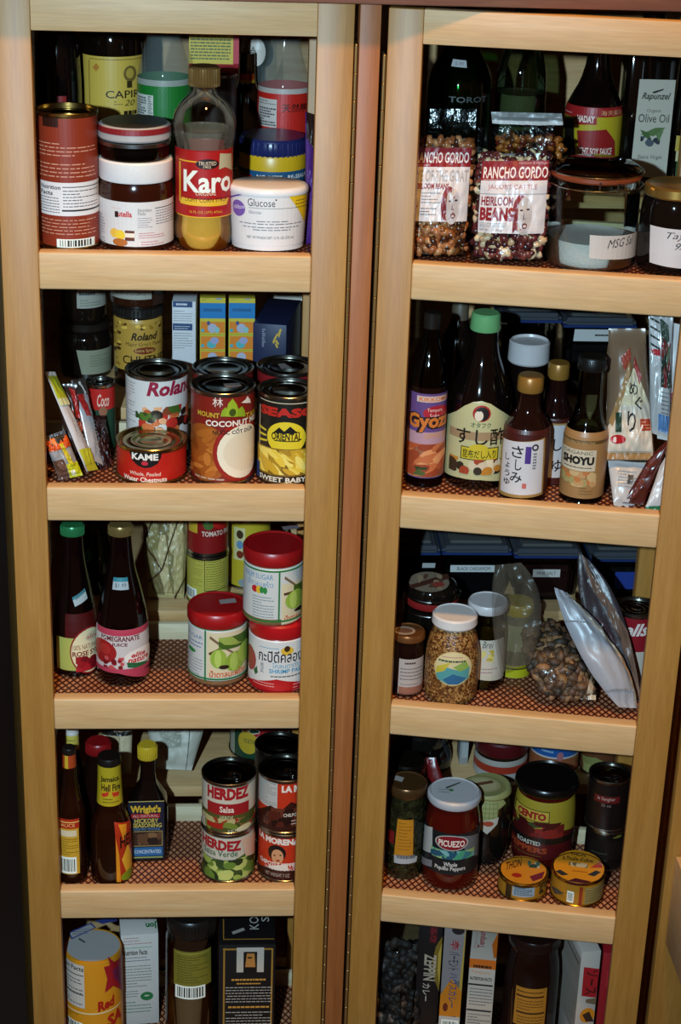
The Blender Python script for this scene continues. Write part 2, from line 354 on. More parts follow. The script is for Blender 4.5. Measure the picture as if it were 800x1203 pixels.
def can(name, label, cat, rack, row, cx, ytop, w, wrap, ops, d=None, yb=None, base=None, group=None, lidcol='#8d8b85', inset=.0035, tab=False, body='#a9a59a', h=None, band=(.004, .004), rough=.38, tilt=None, rings=2):
    t = round_thing(name, label, cat, rack, row, cx, ytop, d, yb, w, base, group, tilt); Rr = t.rw(ytop, w); Ht = h or t.zy(ytop); t.R, t.H = Rr, Ht
    b = Rr*.965
    turn(t, 'body', metal(body, .25), [(b*.9, .0015), (b, .0), (Rr, .0008), (Rr, .0032), (b, .0042), (b, Ht-.0046), (Rr, -.0034+Ht), (Rr, Ht-.0006), (Rr-.0006, Ht), (Rr-.0016, Ht-.0004), (Rr-.0018, Ht-inset)], mm=True, close=False)
    lp = [(Rr-.0018, Ht-inset)]
    for i in range(rings): r = (Rr-.005)*(1-i*.28); lp += [(r, Ht-inset), (r-.0015, Ht-inset+.0009), (r-.004, Ht-inset+.0009), (r-.0055, Ht-inset)]
    lp += [(.0, Ht-inset)]
    turn(t, 'lid', metal(lidcol, .2), lp, mm=True, close=False)
    t.top = t.z0+Ht
    if tab:
        bm = bmesh.new(); z = Ht-inset+.0012
        pts = [(.004*math.cos(a)*1.0, .011*math.sin(a)) for a in [i*math.pi/8 for i in range(16)]]
        vo = [bm.verts.new((x*1.9, y-.012, z)) for x, y in pts]; vi = [bm.verts.new((x*1.1, y*.62-.014, z)) for x, y in pts]
        vo2 = [bm.verts.new((x*1.9, y-.012, z+.0009)) for x, y in pts]; vi2 = [bm.verts.new((x*1.1, y*.62-.014, z+.0009)) for x, y in pts]
        for k in range(16):
            j = (k+1) % 16
            for a, c in ((vo, vi), (vi2, vo2)): bm.faces.new((a[k], a[j], c[j], c[k]))
            bm.faces.new((vo[k], vo2[k], vo2[j], vo[j])); bm.faces.new((vi[k], vi[j], vi2[j], vi2[k]))
        o = fin(bm, 'pull_tab', metal('#cfcdc8', .2), t.root); o.rotation_euler = (0, 0, .7)
    if wrap:
        t.prof['paper'] = [(b+.0001, 0), (b+.0001, Ht)]; ops = list(ops)
        def go():
            pr = t.prof['paper']; Rb = b+.0001; n = Vector((math.sin(t.th), -math.cos(t.th), 0)); rt = Vector((math.cos(t.th), math.sin(t.th), 0))
            def pm(px, py):
                q = ray(px, py); D = CAM-t.A; a = q.x**2+q.y**2; bb = q.x*D.x+q.y*D.y; c = D.x**2+D.y**2-Rb**2; dis = bb*bb-a*c
                if dis <= 0: k = -bb/a; Q = CAM+q*k; sg = 1 if (Q-t.A).dot(rt) > 0 else -1; return (sg*Rb*math.pi/2, min(max(Q.z-t.z0, band[0]), Ht-band[1]-.001))
                k = (-bb-math.sqrt(dis))/a; Q = CAM+q*k; v = Q-t.A; return (Rb*math.atan2(v.dot(rt), v.dot(n)), min(max(Q.z-t.z0, band[0]), Ht-band[1]-.001))
            print_mesh('label', ops, pm, lambda s, hh, off: Vector((*[(Rb+off)*q_ for q_ in chord(s, Rb, math.radians(7))], hh)), t.root, step=Rb*math.radians(7), rough=rough, base=(-Rb*math.pi, Rb*math.pi, band[0]+.0008, Ht-band[1]-.0012, wrap))
        go()
    return t
def box_thing(name, label, cat, rack, row, x0, x1, ytop, d, depth, faces, m='#ddd', base=None, rz=0., group=None, hz=None, yc=None, bev=.0006, ry=0.):
    """a carton: front-face pixels x0..x1 at the height ytop of its top edge, front at depth d; faces={'front':ops,'top':ops,'left':ops,'right':ops}"""
    t = Thing(); z0 = shelf(rack, row) if base is None else base; O, U, Nn = FR[rack]
    a, b = at(rack, x0, ytop, d), at(rack, x1, ytop, d); wd_ = (b-a).length; Ht = hz or ((a.z+b.z)/2-z0); mid = (a+b)/2
    M0 = Matrix(((U.x, Nn.x, 0), (U.y, Nn.y, 0), (0, 0, 1))).to_4x4(); ang = math.atan2(U.y, U.x)+rz
    pos = Vector((mid.x, mid.y, z0)); e = link(name, None); e.location = pos; e.rotation_euler = (0, ry, ang); tag(e, label, cat, group); e.empty_display_size = .02
    t.root = e; t.z0 = z0; t.top = z0+Ht; t.w, t.h, t.dep = wd_, Ht, depth
    MW = Matrix.Translation(pos) @ Matrix.Rotation(ang, 4, 'Z') @ Matrix.Rotation(ry, 4, 'Y'); MI = MW.inverted()
    mm_ = m if isinstance(m, bpy.types.Material) else plain(m, .45)
    boxpart('carton', (-wd_/2, wd_/2, 0, depth, 0, Ht), mm_, e, bev)
    co = MI @ CAM; R3 = MI.to_3x3()
    def hit(px, py, ax, v): q = R3 @ ray(px, py); return co + q*((v-co[ax])/q[ax])
    spec_ = {'front': (1, 0, 0, 2, -1), 'top': (2, Ht, 0, 1, 1), 'left': (0, -wd_/2, 1, 2, -1), 'right': (0, wd_/2, 1, 2, 1)}
    for fc, ops in faces.items():
        ax, v, sa, ha, sg = spec_[fc]
        lim = {0: (-wd_/2, wd_/2), 1: (0, depth), 2: (0, Ht)}
        cl = lambda x, l: min(max(x, l[0]), l[1])
        def pm(px, py, ax=ax, v=v, sa=sa, ha=ha): Q = hit(px, py, ax, v); return (cl(Q[sa], lim[sa]), cl(Q[ha], lim[ha]))
        def sm(s, h, off, ax=ax, v=v, sa=sa, ha=ha, sg=sg): Q = [0, 0, 0]; Q[ax] = v+sg*off; Q[sa] = s; Q[ha] = h; return Vector(Q)
        print_mesh(fc+'_print', ops, pm, sm, e, rough=.42)
    t.MW = MW
    return t
def pouch(name, label, cat, corners, thick, m, ops=(), rack='R', group=None, nu=14, nv=18, wr=.0015, seed=1, film=None, seal=.06, rough=.35, back=0.25, lm=None, rm=None, flatbottom=False):
    """a soft bag: corners TL,TR,BR,BL as (px,py,d) in the rack's frame; ops on its front in percent (0,0 top left - 100,100 bottom right)"""
    t = Thing(); tl, tr, br, bl = [at(rack, *c) for c in corners]; org = (bl+br)/2
    nrm = (tr-tl+br-bl).cross(tl-bl+tr-br).normalized()
    if nrm.dot(CAM-org) < 0: nrm = -nrm
    e = link(name, None); e.location = org; tag(e, label, cat, group); e.empty_display_size = .02; t.root = e
    kl = (at(rack, *lm)-(tl+bl)/2)*4 if lm else Vector(); kr = (at(rack, *rm)-(tr+br)/2)*4 if rm else Vector()   # bowed sides
    def bil(u, v): b = v*(1-v); return (tl*(1-v)+bl*v+kl*b)*(1-u)+(tr*(1-v)+br*v+kr*b)*u - org
    def prof(u, v):
        a = min(max((u-.0)/1, 0), 1); su = (4*a*(1-a))**.55; vv = min(max((v-seal)/(1-2*seal if not flatbottom else 1-seal), 0), 1)
        sv = (4*vv*(1-vv))**.5 if not flatbottom else math.sin(min(vv*1.25, 1)*math.pi/2)
        return su*sv
    def wv(u, v): return noise.noise(Vector((u*5+seed*3.1, v*6, seed)))*wr + noise.noise(Vector((u*13, v*15+seed, seed*2.)))*wr*.6
    front = lambda u, v: bil(u, v)+nrm*(thick*(1-back)*prof(u, v)+wv(u, v)*(.35+prof(u, v)))
    bk = lambda u, v: bil(u, v)-nrm*(thick*back*prof(u, v)-wv(u, v)*(.35+prof(u, v))*.9+.0004)
    bm = bmesh.new(); g = [[[bm.verts.new(fn(i/nu, j/nv)) for i in range(nu+1)] for j in range(nv+1)] for fn in (front, bk)]
    for gi, s in zip(g, (1, -1)):
        for j in range(nv):
            for i in range(nu):
                q = (gi[j][i], gi[j][i+1], gi[j+1][i+1], gi[j+1][i]); bm.faces.new(q if s < 0 else q[::-1])
    per = [(0, i) for i in range(nu)]+[(j, nu) for j in range(nv)]+[(nv, i) for i in range(nu, 0, -1)]+[(j, 0) for j in range(nv, 0, -1)]
    for k in range(len(per)):
        a, b = per[k], per[(k+1) % len(per)]; bm.faces.new((g[0][a[0]][a[1]], g[0][b[0]][b[1]], g[1][b[0]][b[1]], g[1][a[0]][a[1]]))
    fin(bm, 'bag' if film is None else 'bag_film', m, e, smooth=60)
    t.front, t.nrm, t.org, t.bil, t.prof_ = front, nrm, org, bil, prof
    if ops:
        grid = lambda s, h, off: front(s, 1-h)+nrm*(off*3+(.0012 if film else .0006))
        print_mesh('print', list(ops), lambda x, y: (min(max(x/100, 0), 1), min(max(1-y/100, 0), 1)), grid, e, step=1/(nu*3), hstep=1/(nv*3), rough=rough)
    return t
# ------------------------------------------------------------------ materials of the pantry
MAPLE_V = wood('maple_upright_grain', '#ab7029', '#b57a31', '#be843d', (90, 90, 5), haze=.035, hrough=.5)
MAPLE_H = wood('maple_level_grain', '#dba66c', '#e2af77', '#e8ba86', (5, 90, 90), haze=.03, hrough=.6)  # paler base colour stands in for the sheen of level grain
CHERRY = wood('cherry_upright_grain', '#9c5526', '#a8602f', '#b26b3a', (70, 70, 4), haze=.01, hrough=.5)
CHERRY_H = wood('cherry_level_grain', '#7c4a38', '#8a5642', '#97634c', (5, 70, 70))
SHELFWOOD = wood('birch_shelf', '#c4955e', '#d2a673', '#dab482', (5, 40, 60), .45, .05)
BARWOOD = wood('pale_unfinished_wood', '#d6bd92', '#e0c9a2', '#e6d2b0', (5, 60, 60), .6, 0)
LINER = wood('copper_brown_shelf_board', '#b4704c', '#c6825c', '#d0926a', (30, 30, 30), .5, .05)
STRAND = plain('#451a0c', .4, 0, .5)
BRASS = plain('#a08a5c', .35, .8)
# ------------------------------------------------------------------ door racks
def mesh_sheet(u0, u1, y0, y1):
    """expanded-metal sheet: zigzag strands that touch their neighbours"""
    bm = bmesh.new(); px_, py_ = .0092, .0068; hw = .00075; n = int((y1-y0)/py_); k = 0; x = u0
    while x < u1+px_:
        pts = [Vector((x+(px_/2 if (i+k) % 2 else 0)*1.0, y0+(y1-y0)*i/n, 0)) for i in range(n+1)]
        last = None
        for p in pts:
            p.x = min(max(p.x, u0), u1)
            ring = [bm.verts.new((p.x-hw, p.y, 0)), bm.verts.new((p.x+hw, p.y, 0)), bm.verts.new((p.x+hw, p.y, .0016)), bm.verts.new((p.x-hw, p.y, .0016))]
            if last:
                for a in range(4): bm.faces.new((last[a], last[(a+1) % 4], ring[(a+1) % 4], ring[a]))
            last = ring
        x += px_/2; k += 1
    bmesh.ops.recalc_face_normals(bm, faces=bm.faces); me = bpy.data.meshes.new('wire_mesh'); bm.to_mesh(me); bm.free(); me.materials.append(STRAND); return me
def door_rack(name, label, rack, u0, u1, o0, o1):
    O, U, Nn = FR[rack]; e = link(name, None); e.location = (O.x, O.y, O.z); e.rotation_euler = (0, 0, math.atan2(U.y, U.x)); tag(e, label, 'pantry door', 'open-fronted pantry doors')
    TOP, BOT = .615, -.885
    for a, b in ((o0, u0), (u1, o1)): boxpart('stile', (a, b, 0, .019, BOT, TOP), MAPLE_V, e, .0012)
    boxpart('rail', (u0, u1, .0004, .019, .5785, TOP), MAPLE_H, e, .001)
    ms = mesh_sheet(o0+.015, o1-.015, .0195, .1725); me = None
    for i, z in enumerate(RT):
        lo = z-.0425 if i < 4 else BOT
        if me is None or i == 4: r = boxpart('rail', (u0, u1, .0004, .0185, lo, z), MAPLE_H, e, .0022, 3); me = r.data if i < 4 else me; zz = z
        else: r = link('rail', me, e); r.location = (0, 0, z-RT[0])
        w = link('wire_mesh', ms, e); w.location = (0, 0, SH[i]-.0017); w['kind'] = 'stuff'; w['label'] = 'dark copper expanded wire mesh'
        if i == 0: sb = boxpart('shelf_board', (o0+.0145, o1-.0145, .0195, .1845, SH[0]-.011, SH[0]-.0019), LINER, e, 0); bb = boxpart('back_bar', (o0+.0145, o1-.0145, .174, .184, SH[0]-.0016, SH[0]+.0215), BARWOOD, e, .001)
        else:
            for src in (sb, bb): c = link(src.name.split('.')[0], src.data, e); c.location = (0, 0, RT[i]-RT[0])
    for a, b in ((o0+.004, o0+.014), (o1-.014, o1-.004)): boxpart('side_panel', (a, b, .0192, .1845, BOT, TOP), SHELFWOOD, e, .001)
    return e
doorL = door_rack('pantry_door', 'maple pantry door on the left, shut flat, with five open shelves of food', 'L', -.3466, -.0427, -.3873, -.003)
doorR = door_rack('pantry_door', 'maple pantry door on the right, swung slightly open, with five open shelves of food', 'R', .0409, .3451, .003, .3864)
# ------------------------------------------------------------------ cabinet behind the doors
cab = link('pantry_cabinet', None); tag(cab, 'tall pantry cabinet with reddish centre post behind the two maple doors', 'cabinet')
boxpart('centre_post', (-.0125, .0105, .0, .05, -.9, .63), CHERRY, cab, .0012)
boxpart('top_rail', (-.46, .52, -.022, .03, .6165, .72), CHERRY_H, cab, .002)
boxpart('centre_divider', (-.008, .008, .214, .50, -.9, .70), SHELFWOOD, cab, .0005)
xr = at('C', 749.5, 668, .196).x
for a, b in ((-.4115, -.392), (-.0565, .052), (xr, .4305)): boxpart('inner_stile', (a, b, .1955, .2135, -.9, .70), MAPLE_V, cab, .001)
boxpart('side_panel', (-.43, -.412, .19, .50, -.9, .70), SHELFWOOD, cab, .0005)
boxpart('side_panel', (.431, .449, .03, .50, -.9, .70), SHELFWOOD, cab, .0005)
boxpart('face_stile', (.431, .53, .0, .03, -.9, .6165), MAPLE_V, cab, .0012)
boxpart('back_panel', (-.43, .449, .50, .512, -.9, .72), SHELFWOOD, cab, 0)
boxpart('roof_panel', (-.43, .449, .03, .50, .70, .716), SHELFWOOD, cab, 0)
for z in CS:
    for a, b in ((-.3915, -.057), (.0525, xr-.0005)): boxpart('shelf', (a, b, .194, .499, z-.016, z), SHELFWOOD, cab, .0006)
def piano_hinge(label, rack, u, ztop):
    O, U, Nn = FR[rack]; e = link('piano_hinge', None); x = O.x+U.x*u; e.location = (x, -.0012, 0); tag(e, label, 'hinge', 'piano hinges of the pantry doors')
    boxpart('leaf', (-.0006, .0006, .001, .02, -.86, ztop), BRASS, e, 0); kn = None; z = ztop
    while z > -.86:
        if kn is None:
            bm = lathe_bm([(.0014, -.0297), (.0017, -.0293), (.0017, -.0007), (.0014, -.0003)], 10); o = fin(bm, 'knuckle', BRASS, e); kn = o.data
        else: o = link('knuckle', kn, e)
        o.location = (0, -.0012, z); z -= .0300
piano_hinge('long brass piano hinge between the left pantry door and the post', 'L', -.0005, .5723)
piano_hinge('long brass piano hinge between the right pantry door and the post', 'R', .0003, .5621)
# drawer pulled out of the next cabinet, lower right
dr = link('pull_out_drawer', None); tag(dr, 'pale wooden drawer side sticking out at the lower right edge', 'drawer'); dr.location = (.441, -.02, -.60)
boxpart('side_panel', (0, .014, -.30, .018, 0, .137), MAPLE_H, dr, .0015); boxpart('side_panel', (.33, .344, -.30, .018, 0, .137), MAPLE_H, dr, .0015)
boxpart('front_panel', (-.02, .364, -.32, -.301, -.01, .15), MAPLE_H, dr, .0015); boxpart('base_panel', (.014, .33, -.30, .018, .01, .018), SHELFWOOD, dr, 0)
# the room around
def struct(name, dims, m): o = boxpart(name, dims, m, None, 0); o['kind'] = 'structure'; return o
WALLM = plain('#1c1512', .5); struct('wall_back', (-2.4, 2.4, .52, .6, -.95, 2.7), plain('#6b5b4c', .8))
struct('shade_panel_left', (-1.6, -.4165, .05, .18, -.95, 2.7), plain('#0d0908', .3))  # near-black panel added in place of the unlit space beside the cabinet
struct('floor', (-2.4, 2.4, -3.2, .6, -1.0, -.95), wood('oak_floor_boards', '#5c3d25', '#6b4a2e', '#775537', (4, 40, 40)))
struct('ceiling', (-2.4, 2.4, -3.2, .6, 2.7, 2.75), plain('#cfc6b8', .9))
# ------------------------------------------------------------------ shared builders for the goods
def squarify(o, p=5.0):
    for v in o.data.vertices:
        r = math.hypot(v.co.x, v.co.y)
        if r > 1e-6: k = 1/((abs(v.co.x)/r)**p+(abs(v.co.y)/r)**p)**(1/p); v.co.x *= k; v.co.y *= k
def stick_flat(t, pname, R_, ops, rough=.4):
    n = Vector((math.sin(t.th), -math.cos(t.th), 0)); rt = Vector((math.cos(t.th), math.sin(t.th), 0)); O_ = t.A+n*R_
    def pm(px, py): q = ray(px, py); k = (O_-CAM).dot(n)/q.dot(n); Q = CAM+q*k; return ((Q-t.A).dot(rt), Q.z-t.z0)
    return print_mesh(pname, ops, pm, lambda s, h, off: Vector((s, -R_-off, h)), t.root, rough=rough)
def rim_lid(t, rows, m, name='lid', ribs=0): 
    o = turn(t, name, m, rows)
    if ribs:
        y0, y1 = rows[1][0], rows[-1][0]; bm = bmesh.new(); z1, z0 = t.zy(y0), t.zy(y1); r = t.rw(y0, rows[1][1])
        for k in range(ribs):
            a = 2*math.pi*k/ribs; c, s = math.cos(a), math.sin(a); w = r*math.pi/ribs*.45
            q = [bm.verts.new((r*s-c*w, -r*c-s*w, z)) for z in (z0, z1)]+[bm.verts.new(((r+.0008)*s, -(r+.0008)*c, z)) for z in (z1, z0)]+[bm.verts.new((r*s+c*w, -r*c+s*w, z)) for z in (z0, z1)]
            bm.faces.new((q[0], q[1], q[2], q[3])); bm.faces.new((q[3], q[2], q[5], q[4]))
        fin(bm, 'grip_ribs', m, o, smooth=0)
    return o
def scatter_beans(t, mats, n, size, u0=.04, u1=.96, v0=.12, v1=.97, seed=3, depth=.5, back=.004):
    q = random.Random(seed); bm = bmesh.new()
    for i in range(n):
        u, v = q.uniform(u0, u1), q.uniform(v0, v1); p = t.front(u, v)-t.nrm*(back+q.uniform(0, .004)); s = size*q.uniform(.8, 1.15)
        M = Matrix.Translation(p) @ Matrix.Rotation(q.uniform(0, 6.3), 4, t.nrm) @ Matrix.Rotation(q.uniform(-.6, .6), 4, 'X') @ Matrix.Diagonal((s*.75, s*.42, s*.5, 1))
        r = bmesh.ops.create_icosphere(bm, subdivisions=1, radius=1, matrix=M); mi = q.randrange(len(mats))
        for vv in r['verts']:
            for f in vv.link_faces: f.material_index = mi
    o = fin(bm, 'beans', mats, t.root, smooth=180, recalc=False); o['kind'] = 'stuff'; return o
def tub(name, label, rack, row, x0, x1, ytop, d, depth, ops, tint='#5a6470', content=None, base=None, lidh=.016, hz=None):
    """clear clip-lid storage box with a bluish lid"""
    t = Thing(); z0 = shelf(rack, row) if base is None else base; O, U, Nn = FR[rack]; a, b = at(rack, x0, ytop, d), at(rack, x1, ytop, d); w = (b-a).length; Ht = hz or (a.z+b.z)/2-z0; mid = (a+b)/2
    e = link(name, None); e.location = (mid.x, mid.y, z0); e.rotation_euler = (0, 0, math.atan2(U.y, U.x)); tag(e, label, 'food container', 'clip-lid food containers'); t.root = e; t.top = z0+Ht
    def slab(nm, g, za, zb, m, taper=0., bev=.008, par=None):
        bm = bmesh.new(); bbox(bm, -w/2-g, w/2+g, -g, depth+g, za, zb)
        for v in bm.verts:
            if v.co.z < (za+zb)/2: v.co.x *= 1-taper; v.co.y = depth/2+(v.co.y-depth/2)*(1-taper)
        bmesh.ops.bevel(bm, geom=bm.edges[:], offset=bev, segments=3, affect='EDGES'); return fin(bm, nm, m, par or e)
    slab('tub', -.003, 0, Ht-lidh, glass('#9aa2aa', .06), .06)
    if content: slab('contents', -.006, .003, Ht*.62, content, .06)
    ld = slab('lid', .001, Ht-lidh, Ht-.003, haze_plastic('#4a4c50', .7, .08, 0), bev=.005); slab('lid_panel', -.010, Ht-.004, Ht+.001, haze_plastic('#62625f', .6, .1, 0), bev=.002, par=ld)
    slab('gasket', .0016, Ht-lidh+.001, Ht-lidh+.0045, plain('#182c5c', .3), bev=.001, par=ld)
    n = -Nn; F0 = Vector((mid.x, mid.y, 0))+n*-.0026
    def pm(px, py): q = ray(px, py); k = (F0-CAM).dot(n)/q.dot(n); Q = CAM+q*k; return ((Q-mid).dot(U), Q.z-z0)
    if ops: print_mesh('label', ops, pm, lambda s, h, off: Vector((s, .0028-off-.004*(1 if h > Ht-lidh-.012 else 0), h)), e)
    return t
CLEAR = glass('#eef3ee', .02); CLEARD = glass('#b9c4bc', .03); FILM = glass('#f4f6f3', .12, .25, 60, 1.13)
def bottle_g(*a, **k): return round_thing('glass_bottle', *a, **k)
def syrup(col):
    key = 'syrup_'+col
    if key in MATS: return MATS[key]
    m, nt, b = newmat(key); b.inputs['Base Color'].default_value = lin(col); b.inputs['Roughness'].default_value = .03; b.inputs['Transmission Weight'].default_value = .9; b.inputs['IOR'].default_value = 1.3
    return m
HAZED_GLASS = haze_plastic('#7c8480', .22, .05, 0)  # clear glass with a grey haze in its colour for the light it catches
# ================================================================== LEFT DOOR, TOP SHELF
t = can('cocoa_tin', 'tall rust-brown tin with a nutrition panel at the top left', 'tin', 'L', 1, 78, 127, 74, '#7c2d1a', [
    R(50, 134, 68, 149, '#2b120c'), N(44, 167, 112, 185, '#b98a76', 4), N(44, 191, 112, 210, '#b98a76', 4), R(48, 215, 116, 254, '#cfd3da'), T('Nutrition', 49, 217, 71, 222, '#1c1c22', bold=.02), T('Facts', 49, 223, 62, 228, '#1c1c22', bold=.02),
    N(49, 230, 70, 250, '#44444c', 6), R(73, 219, 116, 220, '#222'), N(74, 222, 114, 244, '#44444c', 6), R(73, 246, 116, 248, '#222'), N(45, 257, 112, 277, '#b98a76', 5), B(67, 281, 111, 293)], d=.0585, lidcol='#5c4a30', body='#b08d4e', inset=.006)
t = round_thing('spread_jar', 'chocolate spread jar with a plain white screw lid and white label', 'jar', 'L', 1, 160, 220, d=.0635)
turn(t, 'jar', plain('#2a0e07', .12), [(205, 80), (211, 85), (219, 87), (284, 86), (None, 80)])
rim_lid(t, [(183, 84), (185, 87), (205, 87), (207, 85)], plain('#d5d8dc', .35))
stick(t, 'label', 'jar', [N(131, 243, 146, 246, '#caa', 1), T('nutella', 135, 248, 155, 255, '#b3202a', bold=.03), R(135, 248, 139, 255, '#2a1a1a'), R(160, 243, 180, 270, '#c9cdd2'), T('Nutrition', 162, 245, 178, 249, '#333'), T('Facts', 162, 249, 171, 253, '#333'), N(162, 255, 179, 268, '#667', 5), R(182, 242, 203, 243, '#555'), N(183, 244, 203, 262, '#667', 6), N(163, 272, 193, 280, '#b0525a', 3), N(166, 282, 192, 288, '#b0525a', 2),
    E(130, 268, 140, 279, '#d8b24a'), E(136, 270, 147, 282, '#e0c03a'), R(147, 271, 158, 283, '#5a2a1c'), R(147, 274, 158, 279, '#d9d3c8'), E(133, 280, 150, 289, '#a8642c'), N(118, 250, 124, 290, '#555', 12)], wrap=(238, 290, '#c9cdd2'))
nut_top = t.top
t = round_thing('preserve_jar', 'small glass jar with red and white striped lid stacked on the chocolate spread', 'jar', 'L', 1, 158, 143, d=.0635, base=nut_top+.0006)
turn(t, 'jar', glass('#8c8f8c', .04), [(159, 78), (164, 82), (171, 84), (178, 83), (None, 80)]); turn(t, 'contents', plain('#1a1210', .3), [(170, 78), (178, 78), (None, 76)])
rim_lid(t, [(143, 80), (145, 85), (158, 86), (160, 83)], plain('#9c9ea2', .35)); turn(t, 'neck_ring', metal('#9a9a98', .25), [(161, 82), (162, 85), (166, 85), (167, 82)])
stick(t, 'lid_stripe', 'lid', [R(113, 153, 203, 160, '#7a1c22')])
disc_print(t, 'lid_top', t.zy(143), [E(119, 134.5, 197, 151, '#2c2a2c')])
t = round_thing('corn_syrup_bottle', 'clear syrup bottle with gold cap and red label in the top left shelf', 'bottle', 'L', 1, 240, 100, d=.062)
kp = [(100, 24), (105, 26), (110, 34), (117, 50), (125, 63), (134, 72), (145, 75), (156, 74), (166, 70), (173, 67), (256, 66), (262, 69), (272, 69), (280, 65), (286, 62), (None, 58)]
turn(t, 'bottle', glass('#f4f0ec', .02), kp, soft=1)
turn(t, 'syrup', haze_plastic('#c0a890', .20, .05, 0), [(150, 1), (150, 70), (156, 70), (166, 66), (173, 63), (246, 62)])
turn(t, 'syrup_lit_base', plain('#e8b450', .12, .2), [(247, 62), (256, 62), (262, 65), (272, 65), (280, 61), (286, 58), (None, 54)])  # gold colour painted in for light refracted at the foot of the syrup
rim_lid(t, [(77, 32), (79, 36), (96, 37), (100, 33)], plain('#80663a', .3, .5), 'cap', 36)
stick(t, 'label', 'bottle', [R(209, 178, 277, 254, '#9a1515'), R(211, 189, 240, 190.5, '#d4a92e'), R(211, 189, 212.5, 236, '#d4a92e'), R(211, 236, 225, 237.5, '#d4a92e'), E(230, 187, 257, 199, '#1e0f0e'), T('TRUSTED', 233, 190, 254, 194.5, '#d9c9b0'), T('1902', 239, 195, 248, 198, '#d9c9b0'),
    T('Karo', 216, 201, 270, 227, '#e6e3de', bold=.025), T('ORIGINAL', 230, 226, 254, 230, '#d9c9b0', shear=.2), P([(214, 231), (268, 232), (266, 240), (212, 238)], '#d3ac2c'), T('LIGHT CORN SYRUP', 218, 233, 266, 238, '#2a1a10'), P([(258, 180), (271, 180), (272, 200), (264, 196), (257, 199)], '#a9a487'), T('16 FL OZ (1PT) 473mL', 223, 248, 261, 252, '#c9a23a'), R(209, 255, 277, 256, '#d4a92e')], wrap=(177, 256, '#9a1515'), step=6)
t = round_thing('glucose_tub', 'white plastic tub with purple badge and yellow corner beside the syrup bottle', 'tub', 'L', 1, 315, 250, d=.0595, base=SH[0]+.0032, tilt=(-.06, 0))
turn(t, 'tub', plain('#ccd0d6', .35), [(223, 93), (225, 92), (None, 84)])
rim_lid(t, [(215, 86), (216, 92), (218, 95), (222, 95.5), (224, 94)], plain('#d5d9e0', .32))
stick(t, 'label', 'tub', [P([(272, 232), (290, 229), (330, 228), (330, 230), (290, 231), (272, 234)], '#5f479c'), E(275, 237, 289, 256, '#6c52a6'), T('Wilton', 276, 244, 288, 249, '#d9d6e6', slope=3), T('Glucose', 292, 237, 323, 246, '#33343a'), E(323, 237, 325, 239, '#33343a'), R(293, 248, 345, 248.6, '#777'), T('Glucosa', 293, 250, 307, 254, '#667'), N(282, 262, 354, 268, '#4c4c58', 2, center=1), N(286, 269, 350, 275, '#4c4c58', 2, center=1), T('NET WT/POIDS NET 12 FL OZ (355 mL)', 290, 281, 345, 285, '#333'),
    P([(334, 229), (362, 229), (361, 240), (356, 262)], '#d3b51e'), N(346, 234, 358, 246, '#4a4010', 3)], wrap=(231, 292, '#cdd1d7'))
t = round_thing('starch_canister', 'blue-lidded yellow and blue canister behind the white tub', 'canister', 'C', 1, 321, 158, d=.247)
turn(t, 'canister', plain('#c9a41c', .35), [(176, 76), (179, 79), (195, 79), (None, 77)])
rim_lid(t, [(158, 74), (161, 78), (174, 79), (177, 76)], plain('#1c2358', .3), ribs=40)
stick(t, 'label', 'canister', [R(280, 203, 296, 214, '#a01c24'), T('NEW!', 281, 206, 296, 211, '#ddd', bold=.03), T('NO MESS · RE-SEALABLE', 302, 206, 364, 211, '#d5d9de', bold=.02)], wrap=(202, 245, '#1d4f78'))
pouch('purple_bag', 'narrow purple and brown bag squeezed against the right stile of the top shelf', 'bag', [(359, 131, .075), (374, 136, .085), (374, 297, .085), (360, 297, .075)], .005, plain('#43206a', .3), [P([(0, 0), (100, 0), (100, 24), (70, 30), (0, 18)], '#2c1a16'), R(10, 40, 100, 98, '#4c2678')], rack='L', seed=4, nu=8)
t = bottle_g('black wine-shaped vinegar bottle with a cream label, top left', 'bottle', 'C', 1, 133, 110, d=.30)
turn(t, 'bottle', dark(), [(-45, 26), (-22, 27), (-5, 34), (15, 58), (35, 72), (50, 76), (None, 74)], soft=1)
stick(t, 'label', 'bottle', FR_(105, 70, 168, 150, '#6b5220', .8)+[P([(109, 79), (113, 74), (117, 79), (113, 84)], '#a8742c'), E(145, 77, 160, 96, '#6b5a2c'), E(148, 80, 157, 92, '#a8923e'), R(149, 95, 155, 103, '#33280f'), T('CAPIRETE', 124, 106, 178, 115, '#241a0a', bold=.01), T('20', 146, 117, 158, 124, '#241a0a', shear=.3), N(134, 118, 144, 124, '#3a2c12', 2), N(138, 128, 166, 137, '#241a0a', 1, fill=.5, center=1)], wrap=(67, 150, '#bda548', 66))
t = bottle_g('slim black bottle standing behind the rust-brown tin', 'bottle', 'C', 1, 68, 80, d=.25)
turn(t, 'bottle', dark('#0a0606'), [(-20, 22), (10, 24), (35, 40), (55, 54), (None, 54)], soft=1); stick(t, 'label', 'bottle', [R(66, 113, 78, 121, '#7a1414')])
t = bottle_g('clear bottle with a green label behind the chocolate spread', 'bottle', 'C', 1, 193, 100, d=.236)
turn(t, 'bottle', HAZED_GLASS, [(0, 28), (20, 30), (40, 38), (60, 50), (80, 60), (92, 64), (None, 63)], soft=1); turn(t, 'cap', plain('#1c1a1a', .3), [(-14, 26), (-12, 30), (0, 30)])
stick(t, 'label', 'bottle', [R(160, 95, 226, 102, '#8a9490'), R(161, 111, 180, 138, '#b9c0bd'), N(162, 113, 172, 137, '#3c444a', 8, fill=.6), N(174, 113, 179, 137, '#3c444a', 9, fill=.6)], wrap=(95, 175, '#176c28'))
